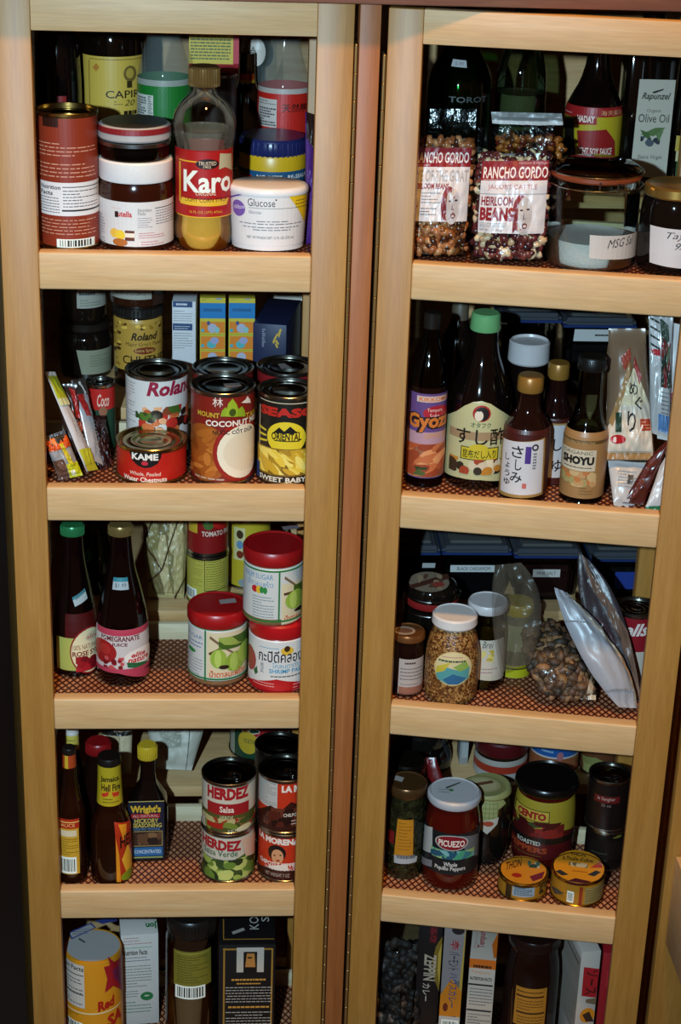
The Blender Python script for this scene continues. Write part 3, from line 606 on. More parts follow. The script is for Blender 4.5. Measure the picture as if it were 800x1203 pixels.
t = can('dark_tin', 'small dark tin under the yellow text carton', 'tin', 'C', 1, 252, 84, 54, '#15100e', [R(230, 90, 275, 110, '#201613')], d=.30, lidcol='#3a352e')
box_thing('text_carton', 'yellow carton with green small print and a red edge, top of left shelf', 'carton', 'C', 1, 222, 281, 30, .285, .05, {'front': [R(222, 28, 274, 75, '#b9a82c'), N(224, 30, 271, 71, '#4a5a1c', 11, fill=.5), R(274, 28, 281, 75, '#a8182a')]}, '#8a1420', base=t.top, hz=.075)
t = bottle_g('little amber bottle with an orange collar label behind the syrup cap', 'bottle', 'C', 1, 290, 110, d=.385)
turn(t, 'bottle', dark('#1c0f06'), [(62, 18), (85, 19), (100, 22), (108, 32), (None, 32)], soft=1); stick(t, 'label', 'bottle', [R(281, 87, 299, 94, '#c2501c'), R(281, 94, 299, 98, '#c9a02c')], wrap=None)
t = bottle_g('clear bottle with a red label of black characters, right of top left shelf', 'bottle', 'C', 1, 334, 110, d=.326)
turn(t, 'bottle', HAZED_GLASS, [(10, 28), (30, 31), (50, 36), (70, 44), (88, 56), (102, 63), (None, 63)], soft=1); turn(t, 'cap', plain('#201a18', .3), [(0, 26), (2, 30), (11, 30)])
stick(t, 'label', 'bottle', [R(302, 105, 366, 111, '#a9a4a2'), R(304, 116, 325, 149, '#b9b6b4'), N(305, 117, 324, 123, '#333', 2), N(305, 126, 324, 148, '#43434a', 7, fill=.55), T('天然釀', 331, 122, 360, 132, '#2a0d0a', bold=.012)], wrap=(105, 160, '#b3221a'))
t = bottle_g('clear bottle with a round white sticker near the top right of the left door', 'bottle', 'C', 1, 304, 60, d=.43)
turn(t, 'bottle', HAZED_GLASS, [(10, 24), (40, 36), (60, 44), (None, 44)], soft=1); stick(t, 'label', 'bottle', [E(290, 44, 312, 78, '#b9bab6'), T('A', 294, 55, 301, 62, '#222')])
# ================================================================== LEFT DOOR, SECOND SHELF
t = can('water_chestnut_can', 'short red can of water chestnuts with a gold ringed lid', 'can', 'L', 2, 178, 514, 84, '#a81c14', [
    P([(152, 528), (190, 529), (189, 538), (185, 545), (178, 549), (170, 550), (162, 547), (155, 540)], '#14100f'), T('KAME', 155, 532, 186, 541, '#dcd9d4', bold=.04), E(166, 542, 174, 547, '#b02a3a'), T('Whole, Peeled', 153, 555, 189, 560, '#dcd0c4', shear=.15), T('Water Chestnuts', 146, 561, 196, 567, '#e0d8cc', bold=.02)], d=.0615, lidcol='#a8976c', body='#a8946a', rings=3, inset=.004)
t = can('fruit_can', 'white-labelled can with a red script name behind the short red can', 'can', 'L', 2, 184, 432, 75, '#c9cbcc', [
    N(147, 446, 159, 505, '#77777c', 16), T('Roland', 172, 448, 226, 465, '#8e1c3a', bold=.04, shear=.25), G(163, 478, 224, 508, ['#7a3c22', '#a8502c', '#c26a3a', '#2a1410', '#d8a07a', '#3c5a22', '#b02a22', '#1e1210'], 42, 10, el=1.2), G(160, 484, 178, 494, ['#4a6a24', '#2c4416'], 8, 6)], d=.1345, lidcol='#6c6862')
ctop = can('coconut_milk_can', 'red-brown coconut milk can with a halved coconut, front of second shelf', 'can', 'L', 2, 262, 450, 77, '#741c13', [
    E(208, 498, 272, 572, '#8f4c18'), G(222, 500, 256, 560, ['#a05c20', '#7a3c12', '#b06c2c'], 22, 8, el=2.4), E(250, 495, 312, 565, '#8a1f16'), E(255, 499, 311, 561, '#ddd3bf'), E(262, 507, 303, 553, '#d2c6ae'),
    P([(259, 489), (261, 482), (265, 478), (268, 484), (271, 489)], '#7f9a22'), P([(264, 489), (268, 474), (273, 468), (278, 475), (282, 489)], '#8aa526'), P([(277, 489), (280, 480), (284, 477), (287, 482), (288, 489)], '#7f9a22'), E(269, 480, 277, 489, '#3a4a14'), T('MOUNT', 233, 484, 258, 490, '#b39a2e', bold=.03), T('TAINS', 288, 481, 304, 488, '#b39a2e', bold=.03),
    T('林', 250, 467, 262, 478, '#d6cfc8'), P([(283, 473), (288, 469), (290, 465), (293, 469), (294, 473)], '#d6cfc8'), T('COCONUT MILK', 242, 494, 303, 501, '#dcd6cf', bold=.03), T('NƯỚC CỐT DỪA', 250, 503, 295, 510, '#1c100c', bold=.02), N(230, 560, 296, 566, '#a89a8c', 1)], d=.0575, lidcol='#5c5852', tab=False)
disc_print(ctop, 'price_sticker', ctop.H-.0035+.0012, [P([(262, 451), (281, 450), (284, 454), (266, 456)], '#6c6c6e')])
can('coconut_milk_can', 'silver-topped can standing behind the coconut milk can', 'can', 'L', 2, 262, 430, 73, '#6a1a12', [R(230, 445, 296, 450, '#74201a')], d=.1345, lidcol='#5c5852')
can('baby_corn_can', 'black and yellow baby corn can at the right of second shelf', 'can', 'L', 2, 339, 455, 74, '#16130f', [
    R(300, 461, 378, 470, '#c4b02a'), R(306, 474, 372, 475, '#b9b09a'), R(305, 474, 306, 540, '#b9b09a'), T('SEASON', 307, 480, 374, 491, '#a8231c', bold=.06), E(314, 496, 359, 534, '#cdb92a'), P([(321, 508), (328, 502), (334, 507), (341, 501), (348, 507), (354, 508)], '#16130f'), T('ORIENTAL', 319, 509, 354, 518, '#1c160c', bold=.03), R(322, 518, 352, 519.2, '#16130f'),
    P([(305, 497), (313, 504), (313, 506), (305, 500)], '#c4b02a'), P([(305, 505), (313, 510), (313, 512), (305, 508)], '#c4b02a'), P([(305, 513), (314, 516), (314, 518), (305, 516)], '#c4b02a'), R(303, 528, 378, 560, '#7a5c1c'), G(304, 529, 366, 558, ['#d2b53c', '#dcc45a', '#b9962a', '#e0cc6c', '#a07c22'], 40, 8, el=3.0, ang=.9), T('SWEET BABY CORN', 306, 561, 376, 567, '#cfc9b9', bold=.03), R(303, 540, 306, 566, '#2a3a6a')], d=.0575, lidcol='#6c6862')
t = can('red_can', 'dark-topped red can behind the baby corn can', 'can', 'L', 2, 338, 428, 73, '#74161a', [R(300, 445, 376, 452, '#7c1a1e')], d=.1345, lidcol='#4c4844')
disc_print(t, 'price_sticker', t.H-.0035+.0012, [P([(326, 428), (334, 427), (342, 432), (331, 434)], '#77777a')])
box_thing('white_carton', 'white carton with blue text bands at the back of second shelf', 'carton', 'C', 2, 202, 230, 335, .262, .06, {'front': [N(204, 341, 223, 346, '#667', 2), R(203, 354, 226, 361, '#24406c'), N(207, 355.5, 220, 360, '#c9d0da', 1, fill=.5, center=1), N(204, 364, 226, 378, '#77777f', 5), R(203, 380, 226, 388, '#24406c'), N(205, 382, 224, 387, '#c9d0da', 2), N(204, 390, 226, 410, '#77777f', 7)]}, '#b9c2cc', hz=.12, rz=-.05)
for i, (a, b) in enumerate(((235, 265), (269, 300))):
    box_thing('dessert_carton', ('yellow and blue dessert carton beside the white text carton', 'yellow and blue dessert carton beside the navy box')[i], 'carton', 'C', 2, a, b, 335, .262, .05, {'front': [
        R(a, 330, b, 430, '#b3ab35'), E(a+2, 341, a+14, 347, '#6a3c1c'), N(a+2, 348, a+14, 353, '#5a5a2c', 2), E(a+18, 342, a+26, 352, '#7a88a8'), R(a, 356, b, 374, '#1a6fae'), N(a+4, 361, b-4, 368, '#164f80', 1, fill=.5, center=1), R(a+1, 378, b-1, 391, '#c4761f'), E(a+9, 380, a+20, 391, '#9aa4bc'), E(a+8, 377, a+12, 382, '#3a4a7a'), E(a+17, 384, a+23, 391, '#7ab0b8'), R(a+1, 395, b-1, 410, '#c4761f'), E(a+8, 400, a+19, 409, '#4aa0a8'), E(a+12, 396, a+22, 404, '#8a94bc'), R(a+1, 413, b-1, 426, '#c4761f'), E(a+9, 414, a+20, 424, '#9aa4bc'),
        E(a+1, 386, a+5, 390, '#3a9ab0'), E(a+1, 404, a+5, 408, '#3a9ab0'), N(a+1, 391.5, b-1, 394, '#7a7a22', 1), N(a+1, 410, b-1, 412.5, '#7a7a22', 1)]}, '#a8a034', hz=.125, group='yellow and blue dessert cartons')
box_thing('navy_box', 'navy blue box with gold slashes lying at the back of second shelf', 'box', 'C', 2, 297, 337, 381, .235, .115, {'front': [P([(321, 399), (325, 392), (327, 392), (323, 401)], '#b39a3c'), P([(326, 393), (329, 386), (331, 387), (328, 397)], '#b39a3c'), P([(320, 402), (323, 396), (324, 398), (322, 404)], '#b39a3c'), P([(323, 401), (325, 399), (328, 404), (327, 405)], '#b39a3c'), P([(323, 404), (325, 409), (327, 408), (325, 403)], '#b39a3c'), N(308, 386, 312, 408, '#8a92a8', 9, fill=.6)]}, '#131c40', rz=-.2)
box_thing('pale_box', 'pale blank box deep behind the navy box', 'box', 'C', 2, 322, 372, 340, .40, .06, {'front': [R(326, 344, 356, 346, '#b9bab4')]}, '#c4c6c0')
ja = round_thing('dark_jar', 'dark glass jar with a pale label at the back left of second shelf', 'jar', 'C', 2, 100, 380, d=.335)
turn(ja, 'jar', dark('#0e0b0a'), [(383, 50), (390, 60), (398, 62), (None, 58)], soft=1); rim_lid(ja, [(374, 58), (376, 61), (381, 61), (383, 58)], plain('#2a2522', .3, .6))
stick(ja, 'label', 'jar', [P([(90, 411), (131, 403), (131, 431), (96, 440)], '#7c8474'), N(106, 415, 129, 430, '#55604e', 5)])
t = round_thing('relish_jar', 'jar with a white printed label stacked on the dark glass jar', 'jar', 'C', 2, 98, 350, d=.335, base=ja.top+.0005)
turn(t, 'jar', dark('#120d0b'), [(318, 40), (324, 52), (330, 54), (366, 54), (None, 48)], soft=1); rim_lid(t, [(304, 46), (306, 50), (316, 50), (318, 47)], plain('#2a2522', .3, .6))
stick(t, 'label', 'jar', [R(90, 330, 124, 362, '#8c928c'), N(93, 342, 112, 349, '#2c3a44', 1, fill=.5, center=1), N(94, 351, 118, 360, '#55604e', 3)])
jb = round_thing('chutney_jar', 'chutney jar with black lid and mustard label at the back of second shelf', 'jar', 'C', 2, 162, 362, d=.30)
turn(jb, 'jar', dark('#1e0e06'), [(366, 52), (372, 57), (None, 56)]); rim_lid(jb, [(355, 54), (357, 58), (365, 59), (367, 56)], plain('#14110f', .35), ribs=40)
stick(jb, 'label', 'jar', [G(137, 380, 190, 388, ['#8a6a1c', '#d0b050', '#3a2408'], 18, 4, el=1), G(135, 388, 143, 430, ['#8a6a1c', '#d0b050', '#3a2408'], 18, 4, el=1), T('Roland', 154, 391, 184, 400, '#221408', bold=.03, shear=.3), T("Major Grey's Flavor", 148, 402, 188, 408, '#5c4012', shear=.2), E(157, 408, 182, 416, '#6a2c14'), T('Extra Spicy', 159, 410, 180, 414.5, '#c9a860'), T('CHUTNEY', 145, 418, 191, 428, '#221408', bold=.01)], wrap=(377, 436, '#a8883a'))
t = round_thing('honey_jar', 'brown jar with a net-weight strip stacked on the chutney jar', 'jar', 'C', 2, 162, 350, d=.30, base=jb.top+.0005)
turn(t, 'jar', plain('#2c160c', .12), [(300, 50), (312, 62), (322, 66), (350, 66), (None, 56)], soft=1); rim_lid(t, [(288, 50), (290, 54), (298, 54), (300, 50)], plain('#1a1613', .35))
stick(t, 'label', 'jar', [R(130, 320, 178, 352, '#8f948e'), T('NET WT 10 OZ (284 G)', 135, 343, 171, 348, '#333')])
can('narrow_can', 'narrow red and green can behind the snack packets', 'can', 'L', 2, 117, 447, 36, '#1c3c2c', [R(98, 456, 136, 482, '#a8201c'), T('Coco', 114, 463, 128, 478, '#d0b0a4', shear=.3, bold=.02), E(116, 478, 126, 489, '#8a5a44')], d=.140, lidcol='#2c2a28')
pouch('snack_packet', 'thin yellow and white snack packet leaning in the left corner', 'packet', [(53, 437, .050), (63, 437, .075), (114, 552, .056), (102, 554, .036)], .006, plain('#b9bcc4', .25), [R(0, 0, 100, 4, '#d5d8da'), R(0, 4, 100, 27, '#9aa21c'), R(0, 27, 100, 34, '#b9bc8a'), N(30, 46, 80, 72, '#8a9098', 9), R(0, 78, 100, 100, '#a9ad2c')], rack='L', seed=2, nu=8, group='snack packets')
pouch('snack_packet', 'clear packet of orange and red crackers between the leaning packets', 'packet', [(64, 452, .09), (90, 450, .09), (103, 532, .07), (80, 530, .06)], .008, plain('#33201a', .2), [P([(5, 10), (40, 6), (60, 26), (30, 34)], '#8c8378'), P([(20, 22), (45, 20), (55, 32), (30, 34)], '#a02c24'), R(25, 38, 60, 58, '#b8481c'), P([(62, 5), (85, 10), (92, 50), (70, 50)], '#a01c14'), R(35, 52, 55, 80, '#a8a4a4'), G(45, 55, 98, 98, ['#b85a1c', '#8c3c12', '#c97a3a', '#6a2410'], 22, 14)], rack='L', seed=5, group='snack packets')
pouch('snack_packet', 'grey-white packet with a red edge leaning beside the crackers', 'packet', [(84, 447, .092), (99, 445, .112), (121, 546, .072), (107, 540, .058)], .006, plain('#9a9ea6', .22), [R(0, 0, 100, 18, '#33302e'), P([(40, 3), (56, 2), (70, 17), (55, 18)], '#c9ced2'), P([(0, 18), (40, 18), (60, 45), (20, 45)], '#9a1c18'), N(35, 48, 85, 90, '#7a828c', 10)], rack='L', seed=6, nu=8, group='snack packets')
pouch('snack_packet', 'small orange-topped sachet with yellow tail lying on the rail', 'packet', [(51, 514, .040), (76, 505, .050), (97, 558, .040), (70, 564, .032)], .010, plain('#8f9094', .25), [R(0, 0, 100, 10, '#3a3a40'), R(0, 10, 100, 34, '#c24e18'), G(20, 6, 95, 22, ['#2a2622', '#d8783a'], 8, 14), P([(50, 22), (66, 22), (80, 78), (60, 78)], '#b9a81c'), R(0, 55, 42, 100, '#5c4034'), R(45, 68, 100, 100, '#b3b51c'), E(55, 82, 75, 96, '#d5d8c0')], rack='L', seed=8, wr=.003, group='snack packets')
pouch('snack_packet', 'dark maroon packet standing behind the short red can', 'packet', [(100, 488, .10), (124, 488, .11), (133, 558, .08), (114, 558, .07)], .008, plain('#26100f', .15), [G(10, 5, 95, 95, ['#3a1a16', '#1a0a0a', '#46262a'], 40, 10)], rack='L', seed=9, group='snack packets')
# ================================================================== LEFT DOOR, THIRD SHELF
DJ = dark('#0a0304', .05)
t = bottle_g('dark syrup bottle with a green cap at the left of third shelf', 'bottle', 'L', 3, 89, 760, yb=796, wb=53)
turn(t, 'bottle', DJ, [(625, 23), (645, 25), (665, 30), (690, 40), (715, 49), (735, 53), (790, 53), (None, 48)], soft=1); rim_lid(t, [(615, 25), (617, 27), (624, 28), (626, 26)], plain('#2c7a4c', .3, .3), 'cap', 36)
stick(t, 'label', 'bottle', [R(76, 722, 118, 751, '#4a0c0c'), R(67, 750, 116, 788, '#a0a655'), E(82, 736, 128, 791, '#7c1a1c'), E(83.5, 738, 127, 789, '#cfc8a6'), T('100% NATURAL', 85, 757, 113, 763, '#6a1c1c'), T('ROSE SYRUP', 85, 764, 118, 770, '#6a1c1c', bold=.03), G(89, 770, 114, 788, ['#8a1420', '#a01c28', '#6a0c18'], 16, 10, el=1.1), E(100, 742, 114, 752, '#b9b49a'), T('elite', 102, 744, 113, 749, '#a01c28')], hs=.006)
stick(t, 'price_sticker', 'bottle', [P([(84.5, 703), (102, 692), (104, 703), (88, 713)], '#aab4b9'), P([(84.5, 703), (102, 692), (102.5, 695.5), (85.5, 706)], '#2a7a88'), T('$2.99', 89, 700, 101, 706, '#55606a', slope=6)], hs=.004)
t = bottle_g('dark pomegranate juice bottle with a gold cap and pink label', 'bottle', 'L', 3, 144, 760, yb=806, wb=58)
turn(t, 'bottle', DJ, [(625, 25), (645, 27), (665, 32), (690, 46), (715, 57), (735, 62), (784, 62), (None, 56)], soft=1); rim_lid(t, [(615, 26), (617, 28), (624, 29), (626, 27)], plain('#8a7a4c', .3, .6), 'cap', 36)
stick(t, 'label', 'bottle', [R(114, 741, 176, 748, '#a83a52'), T('POMEGRANATE', 119, 748.5, 164, 754.5, '#5f1a24', bold=.03), T('JUICE', 131, 756, 150, 761, '#5f1a24', bold=.03), E(113, 752, 137, 779, '#8f1a1e'), E(118, 756, 130, 768, '#a02a28'), G(122, 772, 146, 788, ['#8a1420', '#6a0c14', '#b04a4c'], 20, 6, el=1), E(146, 761, 178, 781, '#d5d2d0'), T('elite', 154, 765, 170, 771, '#b0202c', bold=.03, shear=.2), T('nature', 150, 771, 173, 777, '#b0202c', bold=.03, shear=.2), P([(149, 778), (172, 775), (171, 782), (150, 784)], '#1c5c38'), R(114, 786, 176, 791, '#a83a52'), P([(150, 786), (176, 780), (176, 791), (140, 791)], '#a83a52')], wrap=(741, 791, '#b9b7bb', 78))
stick(t, 'price_sticker', 'bottle', [R(131, 681, 152, 694, '#a4aeb4'), R(131, 681, 152, 685.5, '#2a7a88'), T('$1.99', 134, 687, 149, 692, '#3c444c')], hs=.004)
pouch('corn_husk_bag', 'bag of pale dried corn husks behind the pomegranate bottle', 'bag', [(166, 596, .235), (222, 596, .235), (216, 703, .226), (174, 701, .226)], .014, plain('#8f8a5e', .5, bump=.8, bscale=90), [G(6, 2, 94, 96, ['#a39c70', '#7c7850', '#b0a984', '#6c6644'], 40, 26, el=3.2, ang=1.4), P([(2, 36), (40, 64), (38, 66), (0, 38)], '#3a2a16'), P([(40, 64), (78, 10), (80, 11), (43, 66)], '#3a2a16'), P([(4, 80), (40, 64), (42, 66), (5, 82)], '#3a2a16'), P([(72, 98), (100, 74), (100, 77), (76, 100)], '#3a2a16'), P([(0, 34), (30, 2), (32, 3), (2, 37)], '#3a2a16')], rack='C', seed=12, wr=.004)
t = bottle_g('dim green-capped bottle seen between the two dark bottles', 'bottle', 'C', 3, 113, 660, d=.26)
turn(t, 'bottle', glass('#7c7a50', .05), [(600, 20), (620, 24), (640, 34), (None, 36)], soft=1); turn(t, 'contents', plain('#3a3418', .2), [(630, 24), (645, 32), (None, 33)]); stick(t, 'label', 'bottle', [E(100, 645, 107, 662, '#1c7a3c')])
yc = can('yellow_can', 'yellow-labelled can with nutrition print under the tomato paste', 'can', 'C', 3, 244, 645, 50, '#a9a548', [
    N(221, 648, 238, 690, '#6a6a2c', 14), R(240, 645, 266, 646, '#3c3c1c'), R(240, 645, 240.8, 694, '#3c3c1c'), R(240, 693, 266, 694, '#3c3c1c'), T('Nutrition Facts', 242, 648, 264, 652, '#333316'), N(242, 654, 264, 692, '#5c5c26', 12), B(220, 690, 231, 703)], d=.232, lidcol='#8d8b85')
can('tomato_paste_can', 'small red tomato paste can on top of the yellow-labelled can', 'can', 'C', 3, 244, 590, 50, '#7c1414', [
    R(222, 608, 232, 625, '#b39a2c'), E(238, 606, 252, 623, '#3c5c24'), E(250, 604, 268, 622, '#a81c1a'), T('TOMATO PASTE', 237, 624, 268, 630, '#d0c4ba', bold=.02)], d=.232, base=yc.top+.0005, lidcol='#8d8b85')
can('yellow_can', 'tall bright yellow can with small round icons behind the red lids', 'can', 'C', 3, 293, 600, 52, '#a99c2a', [E(277, 624, 286, 634, '#3c2c1c'), E(277, 636, 286, 646, '#5c84a8'), E(277, 648, 286, 656, '#6a2c1c'), R(275, 620, 288, 658, '#b9b88a'), E(278, 623, 286, 633, '#3c2c1c'), E(278, 635, 286, 645, '#5c84a8'), E(278, 647, 286, 656, '#6a2c1c'), E(280, 680, 298, 704, '#7a8a94')], d=.285, lidcol='#3a3834')
REDLID = plain('#8f1014', .35)
def sugar_jar(label, rack, cx, ylid, w, ops, base=None, d=None, yb=None, dy=(0, 26, 88)):
    t = round_thing('palm_sugar_jar', label, 'jar', rack, 3, cx, ylid, d=d, yb=yb, wb=w*.92, base=base, group='red-lidded palm sugar jars')
    turn(t, 'jar', plain('#7a5a3c', .2), [(ylid+15, w*.92), (ylid+19, w*.955), (ylid+82, w*.955), (None, w*.9)])
    rim_lid(t, [(ylid+1.2, w*.86), (ylid, w*.9), (ylid, w*.95), (ylid+2.5, w), (ylid+13, w), (ylid+16, w*.96)], REDLID)
    stick(t, 'label', 'jar', ops, wrap=(ylid+32, ylid+91, '#b9bfc0')); return t
def gourds(x, y, k=1.): return [R(x, y, x+52*k, y+52*k, '#c4bda0'), P([(x+2, y+24), (x+30, y+8), (x+31, y+10), (x+3, y+27)], '#4a3420'), P([(x+4, y+4), (x+34, y+24), (x+33, y+26), (x+3, y+7)], '#6a5a44'), G(x+14, y+4, x+48, y+18, ['#5a7a2c', '#3c5a1c', '#8aa04c'], 20, 12, el=4, ang=.4), E(x+4, y+20, x+23, y+42, '#86a53f'), E(x+9, y+21, x+17, y+41, '#a3bd5e'), E(x+21, y+22, x+43, y+45, '#7c9c38'), E(x+27, y+23, x+36, y+44, '#98b455'), E(x+36, y+6, x+56, y+30, '#8fae4a'), E(x+14, y+38, x+26, y+43, '#241810')]
t = sugar_jar('red-lidded palm sugar jar standing alone in front of the stacked jars', 'L', 256, 709, 72, [R(240, 741, 242, 800, '#1d6a34'), R(218, 740, 294, 742, '#1d6a34'), T('SUGAR', 222, 745, 238, 749, '#3c6a9c'), N(222, 751, 238, 760, '#3c6a9c', 2), E(222, 760, 230, 765, '#2a7a3c'), N(222, 768, 238, 792, '#77808a', 7), *gourds(243, 743), T('น้ำตาลมะพร้าว', 246, 787, 286, 795, '#b8401c', bold=.012), R(218, 797, 294, 799, '#1d6a34')], yb=806)
disc_print(t, 'price_sticker', t.zy(710), [P([(257, 705), (276, 703), (278, 708), (259, 710)], '#8f8a8c')])
js = round_thing('shrimp_paste_jar', 'red-lidded shrimp paste jar with black Thai lettering under another jar', 'jar', 'L', 3, 328, 726, d=.058)
turn(js, 'jar', plain('#93121a', .25), [(736, 66), (739, 70), (795, 70), (None, 66)]); rim_lid(js, [(721, 66), (723, 70), (734, 71), (737, 68)], plain('#a81218', .35))
stick(js, 'label', 'jar', [E(288, 757, 301, 786, '#8f3a3c'), P([(298, 786), (302, 782), (303, 790), (300, 792)], '#2a5a34'), E(330, 760, 345, 770, '#c9a838'), E(334, 759, 341, 766, '#3a2414'), T('กะปิดีคลอง', 304, 765, 354, 779, '#1e1c2a', bold=.012), N(305, 760, 328, 763, '#4a8ab0', 1), T('โคลนตาดำ', 320, 779, 350, 785, '#3c8ab4'), T('SHRIMP PASTE', 316, 786, 357, 791, '#3c8ab4', bold=.02), N(318, 792, 352, 797, '#555', 1), T('克', 306, 778, 310, 783, '#222'), T('正', 306, 784, 310, 789, '#222'), P([(292, 794), (325, 798), (358, 798), (358, 811), (292, 811)], '#a3141c'), N(298, 800, 322, 806, '#d0a4a4', 2), N(344, 800, 356, 810, '#d0a4a4', 3)], wrap=(754, 808, '#c4c8ca'))
t = sugar_jar('red-lidded palm sugar jar stacked on the shrimp paste jar', 'L', 322, 637, 73, [R(327, 672, 329, 731, '#1d6a34'), R(284, 671, 366, 673, '#1d6a34'), T('PALM SUGAR', 289, 674, 321, 680, '#4a7aa8'), T('น้ำตาลมะพร้าว', 292, 682, 321, 689, '#4a7aa8'), N(298, 690, 314, 693, '#4a7aa8', 1), E(296, 687, 303, 695, '#a81c24'), E(301, 688, 307, 697, '#c9a82c'), E(305, 689, 310, 697, '#2a7a3c'), E(309, 690, 314, 698, '#2a7a3c'), N(297, 700, 322, 726, '#6c747c', 8), *gourds(331, 673), T('น้ำตาลมะพร้าว', 334, 717, 366, 724, '#b8401c', bold=.012), R(284, 729, 366, 731, '#1d6a34')], d=.058, base=js.top+.0005)
disc_print(t, 'price_sticker', t.zy(638), [P([(331, 619), (350, 617), (352, 621), (333, 623)], '#77707a')])
# ================================================================== LEFT DOOR, FOURTH SHELF
AMB = dark('#1c0a05')
t = bottle_g('hot sauce bottle with yellow label in the left corner of fourth shelf', 'bottle', 'L', 4, 84, 980, d=.044)
turn(t, 'bottle', AMB, [(884, 15), (906, 16), (922, 19), (938, 27), (950, 34), (958, 35), (None, 35)], soft=1); turn(t, 'cap', dark('#191512', .3), [(877, 14), (878, 16), (884, 16)])
stick(t, 'neck_label', 'bottle', [R(70, 887, 92, 903, '#a8401c'), R(76, 887, 80, 903, '#c9a02c'), R(70, 887, 74, 903, '#9a1c14')], hs=.004)
stick(t, 'label', 'bottle', [R(68, 963, 93, 1027, '#b8932c'), R(68, 963, 93, 974, '#a02814'), R(68, 966, 93, 967, '#d8c06a'), T('SAUCE', 70, 968, 88, 972, '#d8b070'), R(70, 976, 90, 983, '#c9c0a4'), N(70, 985, 92, 1005, '#5c4412', 8), B(70, 1007, 90, 1026)])
t = bottle_g('yellow-necked brown sauce bottle with a flame label', 'bottle', 'L', 4, 130, 980, d=.048)
turn(t, 'bottle', AMB, [(893, 26), (920, 28), (946, 31), (952, 36), (960, 44), (970, 48), (None, 48)], soft=1); turn(t, 'cap', plain('#15110f', .35), [(887, 26), (889, 28), (895, 28)])
stick(t, 'neck_label', 'bottle', [T('Jamaica', 118, 913, 140, 921, '#22180a', bold=.03), T('Hell Fire', 119, 922, 141, 930, '#22180a', bold=.03), P([(119, 932), (128, 930), (127, 935), (121, 936)], '#b0301c'), P([(131, 931), (140, 929), (139, 934), (133, 936)], '#b0301c'), N(121, 937, 139, 944, '#33270c', 2)], wrap=(896, 947, '#a8971f'), hs=.006)
stick(t, 'label', 'bottle', [P([(135, 968), (158, 962), (158, 1036), (137, 1036)], '#a02c12'), P([(136, 985), (140, 1005), (142, 1036), (137, 1036)], '#c9861c'), P([(140, 970), (146, 990), (150, 968)], '#c9861c'), P([(143, 1010), (150, 990), (156, 1012), (150, 1030)], '#d0a02c'), T('HELL', 141, 980, 155, 994, '#1a0a06', bold=.03), E(142, 1022, 156, 1036, '#7a8a1c')], hs=.01)
t = bottle_g('square black liquid smoke bottle with a yellow cap', 'bottle', 'L', 4, 174, 950, yb=1012, wb=46)
o = turn(t, 'bottle', dark('#0d0706'), [(889, 17), (905, 17), (918, 20), (928, 32), (938, 44), (944, 46), (1000, 46), (None, 44)]); squarify(o); rim_lid(t, [(874, 20), (876, 22), (887, 23), (889, 21)], plain('#b8a028', .35), 'cap', 30)
stick_flat(t, 'label', t.rw(980, 46), [R(151, 941, 193, 1009, '#141c30'), R(151, 941, 193, 942, '#b0a060'), T("Wright's", 153, 946, 189, 957, '#cba52e', bold=.05), R(154, 956, 188, 961, '#9a2028'), T('ALL NATURAL', 156, 957, 186, 960, '#c9a8a0'), T('HICKORY', 158, 961.5, 186, 967, '#c4ae50', bold=.02), T('SEASONING', 156, 967, 190, 972, '#c4ae50', bold=.02), T('LIQUID SMOKE', 157, 972.5, 188, 975.5, '#5a8ac0'), R(156, 976, 191, 994, '#8f7c48'), R(157, 977, 190, 993, '#33211a'), G(158, 978, 189, 992, ['#5c3c28', '#241410', '#7a5a3c'], 16, 9), R(156, 995, 191, 1005, '#235d96'), T('CONCENTRATED', 158, 998, 189, 1002, '#c9d8e0'), R(156, 1006, 191, 1007.5, '#8aa060')])
t = bottle_g('dark bottle with a wide red cap behind the flame-label bottle', 'bottle', 'L', 4, 116, 900, d=.125)
turn(t, 'bottle', dark('#150907'), [(881, 26), (895, 30), (912, 40), (None, 40)], soft=1); rim_lid(t, [(870, 26), (872, 29), (880, 29), (882, 27)], plain('#7c1014', .35), 'cap', 30)
t = bottle_g('bottle with a white and yellow cap behind the corner hot sauce', 'bottle', 'L', 4, 85, 890, d=.118)
turn(t, 'bottle', dark('#150a07'), [(878, 17), (890, 18), (905, 26), (920, 30), (None, 30)], soft=1); turn(t, 'cap', plain('#b0a84a', .35), [(858, 15), (859, 16), (877, 17), (879, 16)]); stick(t, 'cap_print', 'cap', [R(76, 856, 94, 865, '#b9bcbc'), N(78, 868, 90, 872, '#66602a', 1)])
pouch('flour_bag', 'cream paper bag with a black top behind the yellow-capped bottle', 'bag', [(117, 838, .225), (156, 838, .225), (154, 909, .212), (126, 906, .212)], .012, plain('#b5ad92', .55), [R(0, 0, 100, 34, '#1a1614'), N(40, 22, 96, 30, '#b5ad92', 1, fill=.5, center=1), R(36, 34, 60, 100, '#a39a7e')], rack='C', seed=14)
pouch('folded_white_bag', 'crumpled pale grey folded bag at the back of fourth shelf', 'bag', [(168, 836, .245), (246, 836, .245), (225, 905, .214), (184, 903, .214)], .014, plain('#a4aaa2', .5), [P([(20, 15), (60, 12), (62, 60), (22, 62)], '#949c94'), N(24, 28, 56, 52, '#868e86', 4), P([(70, 0), (72, 0), (84, 100), (82, 100)], '#6c726c')], rack='C', seed=15, wr=.004)
can('shortening_can', 'large dark green can with red lettering at the back of fourth shelf', 'can', 'C', 4, 308, 830, 78, '#153c2c', [R(271, 845, 276, 884, '#8a948c'), T('Crisco', 284, 846, 346, 868, '#c9c4b8', bold=.12, shear=.2), T('Crisco', 285, 847, 345, 867, '#8f1a22', bold=.05, shear=.2), E(280, 860, 304, 886, '#a8942c'), T('VEGETABLE', 286, 869, 304, 874, '#153c2c')], d=.30, lidcol='#33302c')
